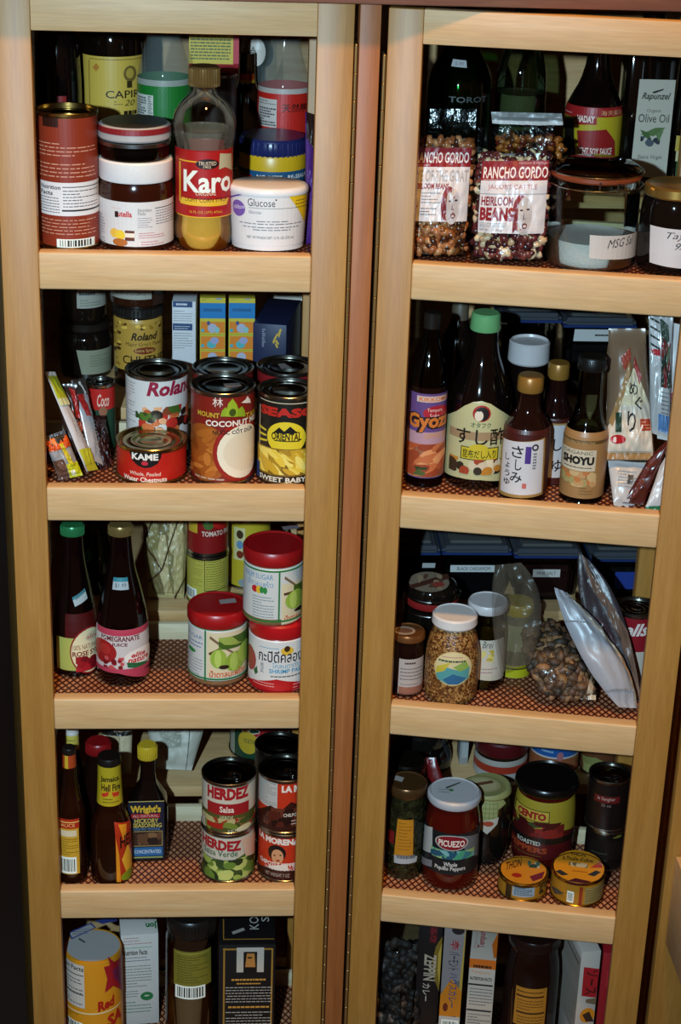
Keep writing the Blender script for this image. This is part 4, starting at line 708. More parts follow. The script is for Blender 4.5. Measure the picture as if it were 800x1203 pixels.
hz = can('salsa_can', 'green salsa can with red lettering at the bottom of the stack', 'can', 'L', 4, 268, 964, 64, '#b9b4a6', [
    P([(234, 1012), (252, 1008), (270, 1012), (290, 1000), (302, 1004), (302, 1036), (234, 1036)], '#3c5626'), G(238, 1010, 302, 1034, ['#5c7a30', '#2c4420', '#8aa04a', '#a9b868', '#1e3016'], 46, 10, el=1.3), T('HERDEZ', 239, 986, 283, 998, '#961a22', bold=.05, slope=-2), T('Salsa Verde', 241, 999, 279, 1006, '#2c5a44', bold=.01), N(243, 1008, 276, 1011, '#556', 1), P([(282, 985), (302, 975), (302, 1000), (288, 1005)], '#c0a694')], d=.0568, lidcol='#55524c')
can('salsa_can', 'salsa can with a red banner stacked on the green salsa can', 'can', 'L', 4, 269, 905, 65, '#b9b4a6', [
    T('HERDEZ', 244, 927, 292, 941, '#961a22', bold=.06, slope=1), N(248, 924, 290, 927, '#666', 1), R(236, 957, 303, 982, '#4a4a22'), R(244, 945, 292, 958, '#8f1a20'), T('Salsa', 258, 948, 275, 955, '#d8d0c4', bold=.02), T('VERDE', 258, 959, 274, 963, '#c9c4a0'), G(238, 962, 302, 980, ['#6a7a30', '#3c4a1c', '#8f2a1c', '#a8a070', '#7a5c34', '#c0b890'], 34, 9, el=1.8), R(238, 956, 242, 972, '#a9a498'), R(244, 966, 262, 972, '#9a2018'), T('NET WT 7 OZ', 268, 973, 296, 978, '#c4bda8', slope=2)], d=.0568, base=hz.top+.0004, lidcol='#3c3a36', tab=True)
lm = can('chipotle_can', 'orange-red chipotle pepper can with a portrait at the bottom of the stack', 'can', 'L', 4, 335, 964, 64, '#b02f16', [
    T('LA MORENA', 305, 981, 352, 992, '#d8cfc8', bold=.06, slope=-2), E(315, 993, 336, 1012, '#1c1210'), E(319, 998, 333, 1015, '#c48e68'), E(321, 1004, 324, 1005.5, '#241410'), E(328, 1004, 331, 1005.5, '#241410'), E(324, 1010, 329, 1012, '#8a1c1c'), P([(316, 1016), (336, 1015), (340, 1022), (314, 1022)], '#cfc8c0'), P([(303, 1012), (314, 1018), (352, 1020), (368, 1020), (368, 1036), (303, 1036)], '#33130d'), T('CHIPOTLE PEPPERS', 306, 1014, 352, 1019, '#d8cfc8', bold=.03), T('IN ADOBO SAUCE', 312, 1020, 346, 1023, '#d8cfc8'), T('NET WEIGHT 7 OZ', 312, 1026, 340, 1030, '#a89a90')], d=.0568, lidcol='#55524c')
can('chipotle_can', 'orange-red can with a grey text panel on the portrait can', 'can', 'L', 4, 335, 901, 64, '#b02f16', [
    R(304, 914, 326, 947, '#a9aaa8'), N(305, 916, 325, 945, '#66686a', 11), T('LA M', 331, 923, 352, 931, '#d8cfc8', bold=.06), P([(303, 950), (318, 946), (330, 952), (342, 942), (368, 946), (368, 980), (303, 980)], '#33130d'), G(308, 950, 352, 972, ['#4a1c12', '#220c08', '#5c2a1c'], 22, 10), T('CHILPOTLE', 333, 955, 354, 959, '#cfc4b8', bold=.02), N(342, 961, 354, 968, '#cfc4b8', 2)], d=.0568, base=lm.top+.0004, lidcol='#3c3a36', tab=True)
can('black_can', 'black-topped can behind the chipotle cans', 'can', 'L', 4, 328, 873, 58, '#120e0c', [R(300, 895, 354, 930, '#1a1412')], d=.132, lidcol='#1c1a18')
# ================================================================== LEFT DOOR, BOTTOM SHELF
t = round_thing('salt_canister', 'yellow round salt canister with red star and grey paper top', 'canister', 'L', 5, 109, 1111, d=.0585)
turn(t, 'canister', plain('#b9821a', .4), [(1111, 66), (1113, 67), (None, 67)])
disc_print(t, 'top_label', t.zy(1111), [E(78, 1093, 141, 1130, '#8f9498'), P([(80, 1096), (107, 1084), (113, 1090), (84, 1104)], '#2c3a7c'), P([(82, 1096.5), (106, 1086), (111, 1090), (85, 1102)], '#8f9498'), N(86, 1091, 104, 1098, '#2c3a7c', 3), P([(93, 1102), (101, 1107), (99, 1108), (92, 1104)], '#444'), P([(112, 1082), (136, 1076), (138, 1082), (120, 1086)], '#2c3a7c')])
stick(t, 'label', 'canister', [R(72, 1131, 99, 1180, '#b5b6b4'), T('ion Facts', 77, 1134, 98, 1139, '#222', bold=.02), R(75, 1143, 98, 1144, '#333'), N(76, 1147, 97, 1166, '#44484c', 5), R(75, 1165, 98, 1166, '#333'), N(76, 1168, 97, 1178, '#44484c', 3), N(74, 1183, 92, 1190, '#5c4210', 3), R(70, 1190.5, 142, 1192, '#cfc4a0'), B(74, 1197, 97, 1206), P([(122, 1136), (129, 1134), (127, 1124), (134, 1130), (144, 1118), (146, 1165), (133, 1158), (123, 1166), (126, 1150)], '#8f1622'), P([(132, 1140), (140, 1132), (142, 1156), (134, 1150)], '#6c1c44'), T('Red', 115, 1175, 134, 1187, '#9a1a12', bold=.05, slope=3), T('SA', 126, 1189, 142, 1204, '#9a1a12', bold=.05, slope=3)])
bx = box_thing('milk_carton', 'white carton with green lettering between canister and spice jar', 'carton', 'L', 5, 142, 186, 1098, .092, .045, {'front': [N(145, 1100, 178, 1110, '#a07a7a', 3), N(145, 1111, 178, 1115, '#7aa088', 1), T('Nutrition Facts', 144, 1116, 173, 1122, '#222', bold=.02), N(146, 1123, 177, 1130, '#667', 2), N(145, 1133, 178, 1160, '#6c7470', 8), E(165, 1165, 180, 1175, '#1c6a3c'), N(167, 1168, 178, 1171, '#c9d4c9', 1, fill=.5, center=1), N(145, 1163, 163, 1172, '#5c6a62', 3), N(145, 1175, 178, 1190, '#4c7a60', 4)], 'top': [T('Jon', 171, 1082, 189, 1091, '#1c6a3c', rot=180, bold=.04)], 'right': [G(186, 1105, 194, 1140, ['#1c4c34', '#2c6a4a'], 8, 6)]}, '#b9bcbc', rz=.10)
t = round_thing('spice_jar', 'tall clear spice jar with black lid and olive label on bottom shelf', 'jar', 'L', 5, 225, 1130, d=.057)
turn(t, 'jar', glass('#c4c6bc', .05), [(1089, 54), (1096, 60), (None, 62)]); turn(t, 'contents', plain('#a07c5c', .6, bump=.5, bscale=60), [(1151, 57), (None, 59)]); turn(t, 'upper_contents', plain('#5c3a2c', .6, bump=.4), [(1102, 54), (1112, 57), (1150, 57)])
rim_lid(t, [(1070, 52), (1073, 57), (1086, 58), (1089, 55)], plain('#141312', .3), ribs=44)
stick(t, 'label', 'jar', [R(204, 1119, 248, 1160, '#6c6a26'), R(206, 1121, 246, 1122, '#8f8c40'), N(208, 1124, 244, 1156, '#3c3c14', 11), B(206, 1159, 241, 1174)])
box_thing('baking_box', 'black box with gold border and white hang tab on bottom shelf', 'box', 'L', 5, 257, 324, 1110, .028, .085, {
    'front': FR_(262, 1114, 320, 1215, '#8f6c2c', 2)+[R(278, 1113, 310, 1142, '#a9a8a2'), R(286, 1118, 302, 1143, '#0d0b0c'), P([(288, 1136), (290, 1120), (299, 1120), (300, 1136)], '#a8743a'), R(291, 1124, 296, 1126, '#33200f'), N(272, 1149, 312, 1153, '#b98a3c', 1, fill=.5, center=1), N(278, 1154, 306, 1157, '#b98a3c', 1, fill=.5, center=1), N(265, 1158, 319, 1178, '#a4a29c', 6, center=1), N(268, 1181, 316, 1185, '#b98a3c', 1, fill=.5, center=1), N(265, 1187, 319, 1204, '#a4a29c', 5, center=1)],
    'top': [R(262, 1080, 263.2, 1104, '#8f6c2c'), R(262, 1103, 322, 1104, '#8f6c2c'), T('KO', 293, 1077, 304, 1092, '#a4a8a4', rot=90), T('S', 307, 1077, 316, 1083, '#a4a8a4', rot=90), P([(272, 1095), (286, 1090), (288, 1093), (274, 1098)], '#8f8f8c')]}, '#0f0d0e')
# ================================================================== RIGHT DOOR, TOP SHELF
PAPER = '#c2c4cc'; RED = '#7c1c24'
def rancho(sub, full):
    f = [R(0, 0, 100, 100, PAPER)] if full else [R(0, 0, 100, 100, PAPER)]
    return f+[R(0, 0, 100, 27, RED)]
def remap(ops, x0, y0, x1, y1):
    fx = lambda x: x0+(x1-x0)*x/100; fy = lambda y: y0+(y1-y0)*y/100; out = []
    for k, a, c, d in [x for o in ops for x in (o if isinstance(o, list) else [o])]:
        out.append((k, [(fx(p[0]), fy(p[1])) for p in a] if k == 'p' else (fx(a[0]), fy(a[1]), fx(a[2]), fy(a[3])), c, d if k != 'g' else dict(d, size=d['size']*(x1-x0)/100)))
    return out
def lady(x, y, k): return [E(x, y, x+42*k, y+90*k, '#7c2a2c'), E(x+12*k, y+6*k, x+56*k, y+100*k, '#a9a7aa'), P([(x+2*k, y+30*k), (x+16*k, y+20*k), (x+18*k, y+80*k), (x+4*k, y+96*k)], '#6c2226'), E(x+22*k, y+36*k, x+31*k, y+41*k, '#33262a'), E(x+40*k, y+34*k, x+49*k, y+39*k, '#33262a'), P([(x+34*k, y+42*k), (x+37*k, y+62*k), (x+31*k, y+62*k)], '#77707a'), E(x+30*k, y+70*k, x+45*k, y+84*k, '#5c2a30'), E(x+33*k, y+74*k, x+43*k, y+81*k, '#b9b4b6')]
labA = [R(0, 0, 100, 100, PAPER), R(0, 0, 100, 26, RED), T('RANCHO GORDO', 3, 6, 97, 21, '#d5d2d4', bold=.02), N(4, 22, 30, 25, '#c9a0a4', 1), T('EYE OF THE GOAT', 2, 30, 98, 46, '#9a9aa0', bold=.02), T('HEIRLOOM BEANS', 2, 48, 66, 56, RED, bold=.03), N(20, 59, 54, 76, '#66666e', 4), N(20, 80, 48, 92, '#44444c', 3)]+remap(lady(0, 0, 1.), 55, 52, 112, 104)
labB = [R(0, 0, 100, 100, PAPER), R(0, 0, 100, 27, RED), T('RANCHO GORDO', 3, 8, 100, 24, '#d5d2d4', bold=.02), N(4, 24, 34, 27, '#c9a0a4', 1), T('Heirloom & Heritage', 56, 1, 98, 6, '#c09a9e', shear=.3), T("JACOB'S CATTLE", 12, 32, 86, 41, '#a05c64'), R(0, 45, 100, 46, '#8a8a90'), T('HEIRLOOM', 3, 49, 52, 62, RED, bold=.03), T('BEANS', 2, 64, 54, 83, RED, bold=.05), N(3, 85, 44, 92, '#55555c', 3), T('NET WT 1 LB (454g)', 3, 94, 38, 98, '#55555c')]+remap(lady(0, 0, 1.), 52, 46, 104, 102)
def bean_bag(label, corners, thick, lab, box, mats, n, size, seed):
    t = pouch('bean_bag', label, 'bag', corners, thick, FILM, remap(lab, *box), rack='R', film=True, seed=seed, flatbottom=True, seal=.10, wr=.0022, group='clear bags of dried beans', nu=12, nv=16)
    scatter_beans(t, mats, n, size, v0=.20, seed=seed)
    bm = bmesh.new(); nu, nv = 10, 12                                                   # the beans behind the first layer
    g = [[bm.verts.new(t.front(.03+.94*i/nu, .2+.79*j/nv)-t.nrm*.011*(.3+.7*t.prof_(.03+.94*i/nu, .2+.79*j/nv))) for i in range(nu+1)] for j in range(nv+1)]
    for j in range(nv):
        for i in range(nu): bm.faces.new((g[j][i], g[j+1][i], g[j+1][i+1], g[j][i+1]))
    fin(bm, 'inner_beans', mats[1], t.root)['kind'] = 'stuff'; return t
BM = lambda *c: [plain(x, .25, var=.15) for x in c]
bean_bag('clear bag of brown beans with a red and white label, leftmost of two', [(492, 128, .082), (560, 128, .080), (549, 300, .053), (476, 299, .050)], .030, labA, (1, 26, 96, 76), BM('#8a5434', '#3c1e10', '#9c6844', '#74421f', '#a87c56'), 480, .0095, 21)
bean_bag('clear bag of mottled maroon beans with a heirloom label', [(562, 150, .075), (650, 148, .066), (639, 306, .047), (553, 303, .050)], .026, labB, (9, 25, 98, 79), BM('#5c2628', '#33141a', '#b09a7c', '#743c36', '#c4b498', '#4a1c20'), 640, .0095, 22)
t = pouch('trail_mix_bag', 'clear bag of mixed dried food with a shiny seal behind the maroon beans', 'bag', [(577, 131, .108), (660, 133, .108), (672, 236, .104), (588, 234, .104)], .014, FILM, [R(0, 0, 100, 9, '#6c7478'), R(0, 9, 100, 13, '#b9c0c4')], rack='R', film=True, seed=31, wr=.003)
scatter_beans(t, BM('#8a4a1c', '#4a2a14', '#a0642c', '#5c1c14'), 160, .009, v0=.25, seed=5)
t = round_thing('clip_jar', 'glass clip-top jar of white salt with an orange seal and handwritten label', 'jar', 'R', 1, 698, 230, d=.0765)
turn(t, 'jar', CLEAR, [(207, 102), (212, 104), (220, 107), (300, 108), (313, 103), (None, 96)]); turn(t, 'salt', plain('#b9babd', .8, bump=.6, bscale=500), [(276, 100), (296, 104), (310, 99), (None, 92)])
turn(t, 'seal', plain('#8a3c1c', .4), [(199, 104), (200, 108), (204, 108), (206, 104)]); ld = turn(t, 'lid', CLEAR, [(188, 70), (190, 92), (194, 103), (199, 106)]); turn(t, 'lid_rim', CLEARD, [(195, 107), (196, 109), (198, 109), (199, 107)], parent=ld)
rr = t.rw(225, 108); z1, z2 = t.zy(202), t.zy(213)
for s in (-1, 1):
    bm = tube_bm([Vector((rr*.30+s*.010, -rr*.955-.002, z)) for z in (z2, (z1+z2)/2, z1)], .0012); fin(bm, 'wire_bail', metal('#a9a9a6', .2), t.root)
for z in (z1+.004, z2): fin(tube_bm([Vector(((rr+.0015)*math.sin(a), -(rr+.0015)*math.cos(a), z)) for a in [i*2*math.pi/40 for i in range(41)]], .0009), 'wire_band', metal('#a9a9a6', .2), t.root)
stick(t, 'label', 'jar', [P([(693, 276), (751, 270), (749, 299), (692, 303)], '#b3b4b4'), T('MSG Sal', 714, 281, 743, 291, '#26262a', shear=.35, slope=2)])
t = round_thing('canning_jar', 'dark canning jar with a gold ring lid and handwritten label, right edge', 'jar', 'R', 1, 795, 240, d=.068)
turn(t, 'jar', dark('#0c0908'), [(228, 74), (234, 79), (246, 83), (305, 83), (None, 77)], soft=1); rim_lid(t, [(216, 66), (215, 72), (217, 79), (226, 80), (228, 77)], plain('#a08648', .28, .8), ribs=60)
stick(t, 'label', 'jar', [P([(764, 264), (830, 268), (830, 312), (763, 308)], '#b9bcc4'), T('Taylor', 783, 274, 822, 284, '#33343a', shear=.35), T('9/06', 793, 286, 816, 294, '#33343a', shear=.35)])
t = box_thing('oil_bottle', 'square black olive oil bottle with a tall white label, top right shelf', 'bottle', 'C', 1, 742, 800, 60, .225, .055, {'front': [P([(751.5, 93), (794, 94), (782, 210), (740, 206)], '#a9ada4'), T('Rapunzel', 754, 109, 788, 119, '#22221e', shear=.35, bold=.02), P([(766, 108), (780, 104), (779, 106), (768, 110)], '#22221e'), T('Organic', 760, 128, 777, 133, '#44443c'), T('Olive Oil', 750, 134, 786, 144, '#22221e'), P([(752, 158), (770, 150), (782, 150), (768, 160)], '#4c6a3c'), P([(752, 152), (762, 156), (766, 166), (756, 160)], '#3c5a30'), G(752, 160, 776, 172, ['#2c3440', '#1e2630', '#44505c'], 8, 8, el=1.3), P([(770, 158), (780, 152), (774, 166)], '#56744a'), T('Extra Virgin', 749, 182, 777, 188, '#33332c', shear=.2)]}, dark('#090706'), bev=.006)
o = turn_ = None
bm = lathe_bm([(.012, t.h), (.012, t.h+.02), (.014, t.h+.021), (.014, t.h+.04)], 24); bmesh.ops.translate(bm, verts=bm.verts, vec=(0, .028, 0)); fin(bm, 'neck', dark('#090706'), t.root)
t = bottle_g('round soy sauce bottle with a yellow and red label behind the clip jar', 'bottle', 'C', 1, 697, 140, d=.245)
turn(t, 'bottle', dark('#0b0605'), [(30, 24), (70, 26), (95, 38), (112, 56), (124, 66), (135, 68), (None, 66)], soft=1)
stick(t, 'label', 'bottle', [R(660, 127, 736, 140, '#8f1a1c'), N(664, 129, 674, 133, '#c9a0a0', 1), T('海天酱油', 706, 130, 730, 136, '#c9a07a'), R(674, 138, 736, 186, '#a89c22'), P([(674, 146), (688, 138), (701, 140), (701, 146)], '#8f1a1c'), R(676, 134, 701, 146, '#8f1a1c'), T('HADAY', 678, 136, 699, 144, '#d5cdc8', bold=.04), P([(664, 140), (674, 140), (676, 186), (664, 186)], '#14100e'), P([(678, 153), (712, 152), (722, 166), (722, 186), (680, 186)], '#841a1a'), T('LIGHT SOY SAUCE', 677, 174, 718, 182, '#d5cdc8', bold=.02)], wrap=(127, 215, '#7c6c1c', 100))
t = bottle_g('green wine-shaped bottle with a small price sticker, top right shelf', 'bottle', 'C', 1, 541, 90, d=.258)
turn(t, 'bottle', glass('#3c8a54', .03), [(0, 24), (30, 28), (50, 36), (75, 62), (92, 74), (110, 76), (None, 74)], soft=1); turn(t, 'contents', plain('#0a2412', .1), [(70, 50), (92, 68), (112, 70), (None, 68)]); stick(t, 'price_sticker', 'bottle', [P([(530, 70), (549, 72), (549, 80), (529, 78)], '#9aa4aa'), T('5.99', 534, 73.5, 545, 77.5, '#556')])
stick(t, 'label', 'bottle', [T('TOROT', 527, 114, 571, 121, '#3c4648', bold=.02)])
t = bottle_g('clear ribbed bottle between the green bottle and the soy sauce', 'bottle', 'C', 1, 612, 100, d=.275)
turn(t, 'bottle', glass('#9aa894', .03), [(-10, 24), (20, 26), (45, 36), (70, 52), (90, 60), (None, 62)], soft=1); turn(t, 'contents', plain('#8a8c78', .3), [(108, 56), (None, 56)])
t = bottle_g('slim bottle with a green and yellow label cut by the right edge', 'bottle', 'C', 1, 796, 160, d=.27)
turn(t, 'bottle', dark('#0c0a06'), [(60, 12), (110, 13), (135, 20), (150, 24), (None, 24)], soft=1); stick(t, 'label', 'bottle', [R(794, 158, 826, 176, '#a8942c'), R(794, 176, 826, 188, '#b9b48a'), R(794, 188, 826, 206, '#2c5c34')])
# ================================================================== RIGHT DOOR, SECOND SHELF
t = bottle_g('dumpling sauce bottle with a purple and orange label at the left of second right shelf', 'bottle', 'R', 2, 501, 500, yb=573, wb=46)
turn(t, 'bottle', glass('#6a5c54', .03), [(384, 18), (398, 20), (412, 27), (428, 40), (440, 44), (450, 45), (None, 44)], soft=1); turn(t, 'sauce', dark('#140807', .1), [(405, 20), (414, 25), (430, 38), (450, 45), (None, 44)]); turn(t, 'cap', plain('#1a1614', .3), [(366, 17), (368, 20), (384, 20)])
stick(t, 'label', 'bottle', [R(476, 463, 527, 490, '#574078'), R(490, 466, 527, 473, '#b9a8a0'), T('KIKKOMAN', 493, 467, 526, 472, '#c2622c', bold=.02), E(497, 477, 524, 494, '#9a1c2c'), T('Tempura', 502, 480, 519, 485, '#d0c0b8'), T('Soba', 505, 486, 516, 491, '#d0c0b8'), R(476, 508, 527, 526, '#a58494'), T('Gyoza', 480, 486, 528, 510, '#22141c', bold=.13, slope=2), T('Gyoza', 481, 487, 527, 509, '#b86a2c', bold=.04, slope=2), T('DIPPING SAUCE', 499, 509, 526, 515, '#b8862c', slope=2), R(476, 526, 527, 561, '#8a5a44'), G(478, 522, 526, 560, ['#b0643c', '#8a3c24', '#c98a5c', '#a04c2c'], 34, 12, el=2.2, ang=-.5), G(486, 548, 502, 558, ['#2c3c1c', '#44542a'], 8, 6)], wrap=(463, 562, '#574078', 85))
t = bottle_g('big sushi vinegar bottle with a pale green cap and cream label', 'bottle', 'R', 2, 562, 510, d=.0855)
turn(t, 'bottle', dark('#0b0606'), [(386, 31), (404, 33), (420, 40), (440, 58), (458, 72), (472, 75), (488, 76), (560, 76), (None, 72)], soft=1); rim_lid(t, [(366, 30), (368, 34), (384, 37), (386, 35)], plain('#5f9c68', .35), 'cap')
stick(t, 'label', 'bottle', [P([(522, 487), (528, 486), (536, 483), (545, 477), (555, 473), (566, 472), (577, 475), (588, 482), (600, 490), (602, 500), (601, 562), (590, 564), (565, 564), (540, 561), (521, 551)], '#a9aa82'), E(555, 477, 577, 496, '#8f2018'), E(558, 479, 575, 495, '#1c1412'), E(557.5, 483, 568, 495, '#c9c4b4'), E(560, 480, 566, 484, '#1c1412'), T('オタフク', 553, 497, 577, 503, '#2c5030', bold=.012), R(528, 508, 596, 518, '#8f7a5c'), T('すし酢', 536, 504, 592, 524, '#14100e', bold=.012), R(541, 526, 585, 541, '#1a160c'), R(542, 527, 584, 540, '#b3a72a'), E(551, 522, 573, 532, '#b3a72a'), T('昆布だし入り', 543.5, 529, 582, 539, '#1a160c', bold=.012), G(528, 540, 592, 558, ['#b9b09a', '#a8742c', '#2c2418', '#8f3c24', '#c9c0a4', '#332a1c'], 34, 11, el=1.2)])
t = bottle_g('dark bottle with a tall white cap behind the sashimi soy bottle', 'bottle', 'R', 2, 621, 420, d=.141)
turn(t, 'bottle', dark('#0d0807'), [(424, 36), (434, 40), (450, 44), (None, 44)], soft=1); rim_lid(t, [(402, 42), (399, 44), (401, 48), (422, 49), (424, 46)], plain('#a4aab2', .35), 'cap')
def shoyu_small(label, cx, cy, d, ycap, w, dx=0):
    t = bottle_g(label, 'bottle', 'R', 2, cx, cy, d=d, group='small sashimi soy bottles'); y = ycap
    turn(t, 'bottle', dark('#160807'), [(y+19, w*.47), (y+36, w*.48), (y+46, w*.62), (y+56, w*.88), (y+66, w), (None, w)], soft=1); rim_lid(t, [(y+2, w*.5), (y+4, w*.55), (y+18, w*.56), (y+20, w*.53)], plain('#86652c', .35, .3), 'cap')
    return t
t = shoyu_small('small soy bottle with a brown cap and white brush-lettered label in front', 618, 520, .0475, 438, 56)
stick(t, 'label', 'bottle', [P([(590, 512), (641, 514), (637, 580), (586, 577)], '#8f7440'), P([(591.5, 514), (639, 516), (635.5, 578), (588, 575)], '#b9bcc4'), T('さ', 601, 524, 615, 538, '#181418', bold=.012), T('し', 605, 540, 613, 553, '#181418', bold=.012), T('み', 599, 555, 613, 567, '#181418', bold=.012), T('し', 594, 532, 599, 540, '#181418', bold=.012), T('ょ', 594, 542, 599, 549, '#181418', bold=.012), T('う', 593, 551, 599, 559, '#181418', bold=.012), T('ゆ', 592, 561, 599, 569, '#181418', bold=.012), R(617, 525, 624, 545, '#43307c'), E(625, 522, 633, 530, '#33303a'), E(627, 524, 631, 528, '#b9bcc4'), N(626, 532, 631, 552, '#33303a', 6, fill=.6), R(613, 568, 618, 574, '#b0605c')], wrap=(507, 584, '#3c1410'))
t = shoyu_small('small soy bottle with a brown cap half hidden behind the front one', 651, 500, .105, 423, 46)
stick(t, 'label', 'bottle', [R(640, 500, 672, 561, '#a9acb4'), R(640, 498, 672, 500, '#8f7440'), T('し', 650, 516, 660, 530, '#181418', bold=.012), T('ゆ', 648, 540, 660, 554, '#181418', bold=.012)], wrap=(493, 574, '#3c1410'))
t = bottle_g('organic soy bottle with a black cap, clear neck and tan label', 'bottle', 'R', 2, 686, 540, d=.0555)
turn(t, 'bottle', CLEARD, [(431, 27), (450, 28), (478, 31), (492, 40), (503, 50), (512, 53), (None, 52)], soft=1); turn(t, 'sauce', dark('#190d09', .1), [(506, 42), (516, 48), (None, 47)]); rim_lid(t, [(417, 30), (419, 33), (430, 35), (432, 33)], plain('#0e0d0c', .4), 'cap', 40)
stick(t, 'label', 'bottle', [R(656, 518, 716, 522, '#55401f'), T('OHSAWA MACROBIOTIC', 660, 518.5, 700, 521.5, '#b09a70'), R(657, 528, 700, 553, '#b3ae9c'), T('ORGANIC', 663, 530, 697, 534, '#3a342a'), T('SHOYU', 662, 536, 698, 546, '#14110e', bold=.06), N(663, 547, 696, 551, '#3a342a', 1), G(660, 554, 700, 572, ['#a8855a', '#a86a3c', '#8f8a5c', '#b09a70'], 22, 9, el=1.2), N(680, 572, 696, 582, '#55401f', 3)], wrap=(509, 586, '#8c6c44'))
pouch('dashi_side_pack', 'brown kraft pack tucked behind the white brush-lettered pack', 'packet', [(716, 392, .132), (752, 388, .132), (735, 512, .092), (701, 506, .086)], .012, plain('#7a5c3c', .45), [P([(0, 100), (60, 20), (100, 0), (100, 16), (30, 100)], '#94754c'), P([(40, 30), (75, 8), (82, 18), (50, 42)], '#a03c24')], rack='R', seed=41)
pouch('dashi_pack', 'white Japanese pack with black brush lettering leaning among packets', 'packet', [(715, 386, .100), (758, 386, .100), (769, 541, .058), (711, 541, .050)], .020, plain('#6c5a48', .25), [P([(60, 30), (66, 30), (97, 58), (97, 94), (3, 94), (3, 74)], '#bdb9ae'), P([(60, 30), (66, 30), (92, 54), (70, 58), (22, 58)], '#c4bfa4'), P([(4, 70), (50, 24), (58, 28), (12, 74)], '#94754c'), R(3, 94, 97, 99, '#8a6a3c'), T('め', 49, 40, 69, 50, '#191513', bold=.012), T('ぐ', 60, 51, 80, 61, '#191513', bold=.012), T('り', 44, 62, 62, 78, '#191513', bold=.012), R(72, 68, 95, 77, '#a0381c'), N(74, 69, 93, 76, '#c9a08a', 3), R(18, 63, 31, 78, '#22382a'), E(8, 80, 40, 87, '#a01c22'), T('8', 14, 81.5, 21, 86, '#d5cdc8', bold=.05), P([(60, 84), (76, 72), (78, 73.5), (61, 86)], '#d9dcdc'), P([(30, 22), (54, 14), (56, 22), (38, 32)], '#8f3c2c'), P([(64, 20), (80, 36), (74, 42), (62, 28)], '#8a2c24')], rack='R', seed=42, wr=.003)
pouch('noodle_packet', 'white printed packet at the bottom under the brush-lettered pack', 'packet', [(714, 540, .062), (764, 545, .066), (744, 598, .036), (721, 594, .030)], .008, plain('#a4a8ae', .3), [N(20, 20, 80, 60, '#66707a', 6), R(48, 30, 64, 50, '#44484c')], rack='R', seed=43, group='packets at the right of second shelf')
pouch('noodle_packet', 'dark red-brown packet slanting down to the right stile', 'packet', [(764, 535, .060), (790, 512, .062), (756, 593, .036), (731, 591, .034)], .006, plain('#401812', .25), [P([(20, 20), (60, 10), (50, 90), (20, 90)], '#55221a')], rack='R', seed=44, group='packets at the right of second shelf')
pouch('noodle_packet', 'white packet with green foot wedged at the right stile', 'packet', [(775, 548, .050), (792, 520, .055), (780, 602, .030), (757, 600, .025)], .006, plain('#a9b0b9', .3), [R(0, 90, 100, 100, '#2c6a4a')], rack='R', seed=45, group='packets at the right of second shelf')
pouch('seaweed_packet', 'white and green packet with red marks standing in the right corner', 'packet', [(762, 366, .105), (791, 368, .105), (786, 516, .066), (764, 508, .066)], .008, plain('#9aa2a8', .25), [P([(0, 2), (30, 8), (45, 40), (20, 45)], '#b3bcc4'), *[P([(5, 4+7*i), (45, 8+7*i), (45, 9.5+7*i), (5, 6+7*i)], '#1c2a22') for i in range(4)], P([(45, 4), (80, 10), (100, 60), (60, 50)], '#33443a'), R(18, 30, 46, 35, '#a01c22'), T('Yaki', 4, 30, 46, 35, '#a83038', bold=.05), P([(58, 20), (80, 26), (90, 44), (64, 40)], '#5c1c1e'), G(50, 24, 90, 60, ['#4c5c4a', '#22332a', '#6c2426'], 18, 16), N(50, 62, 98, 82, '#6c7680', 6), R(40, 82, 100, 96, '#4a74a8')], rack='R', seed=46, wr=.003)
pouch('white_packet', 'plain white packet with a red corner behind the seaweed packet', 'packet', [(776, 376, .110), (812, 384, .110), (796, 520, .080), (772, 515, .080)], .006, plain('#b0b5bb', .3), [R(30, 58, 70, 66, '#a0202c')], rack='R', seed=47)
tub('food_container', 'clear container with a white strip label behind the black-capped soy bottle', 'C', 2, 664, 748, 372, .245, .10, [R(674, 386, 727, 401, '#a9b4ba'), N(696, 391, 720, 395, '#333', 1, fill=.5, center=1)], content=plain('#2c2320', .5))
tub('food_container', 'dim container with a bluish lid behind the white cap', 'C', 2, 590, 660, 366, .25, .10, [], content=plain('#33261c', .5))
t = bottle_g('dark bottle with a dull beige cap behind the sushi vinegar', 'bottle', 'C', 2, 540, 380, d=.25)
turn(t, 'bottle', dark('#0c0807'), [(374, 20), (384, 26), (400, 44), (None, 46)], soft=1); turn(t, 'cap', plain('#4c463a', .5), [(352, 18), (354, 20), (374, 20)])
# ================================================================== RIGHT DOOR, THIRD SHELF
t = round_thing('jam_jar', 'small jam jar with a copper lid and pale label in the left corner', 'jar', 'R', 3, 478, 780, yb=819, wb=38)
turn(t, 'jar', dark('#140706'), [(747, 34), (752, 38), (805, 39), (None, 36)]); rim_lid(t, [(741, 36), (740, 38), (742, 40), (747, 40), (748, 38)], plain('#8a5c34', .3, .7)); disc_print(t, 'lid_sticker', t.zy(741), [E(462, 736, 488, 746, '#8f8478'), E(465, 738, 485, 744, '#5c4436')])
stick(t, 'label', 'jar', [R(468, 775, 499, 816, '#a29c9a'), N(471, 778, 492, 782, '#33262a', 1, fill=.5, center=1), N(470, 784, 495, 800, '#55505a', 4), N(470, 802, 495, 806, '#77666a', 1), R(468, 807, 499, 816, '#8a5c4c')])
t = round_thing('clip_jar', 'dark clip-top jar with a red seal and round lid label behind', 'jar', 'R', 3, 506, 720, d=.1335)
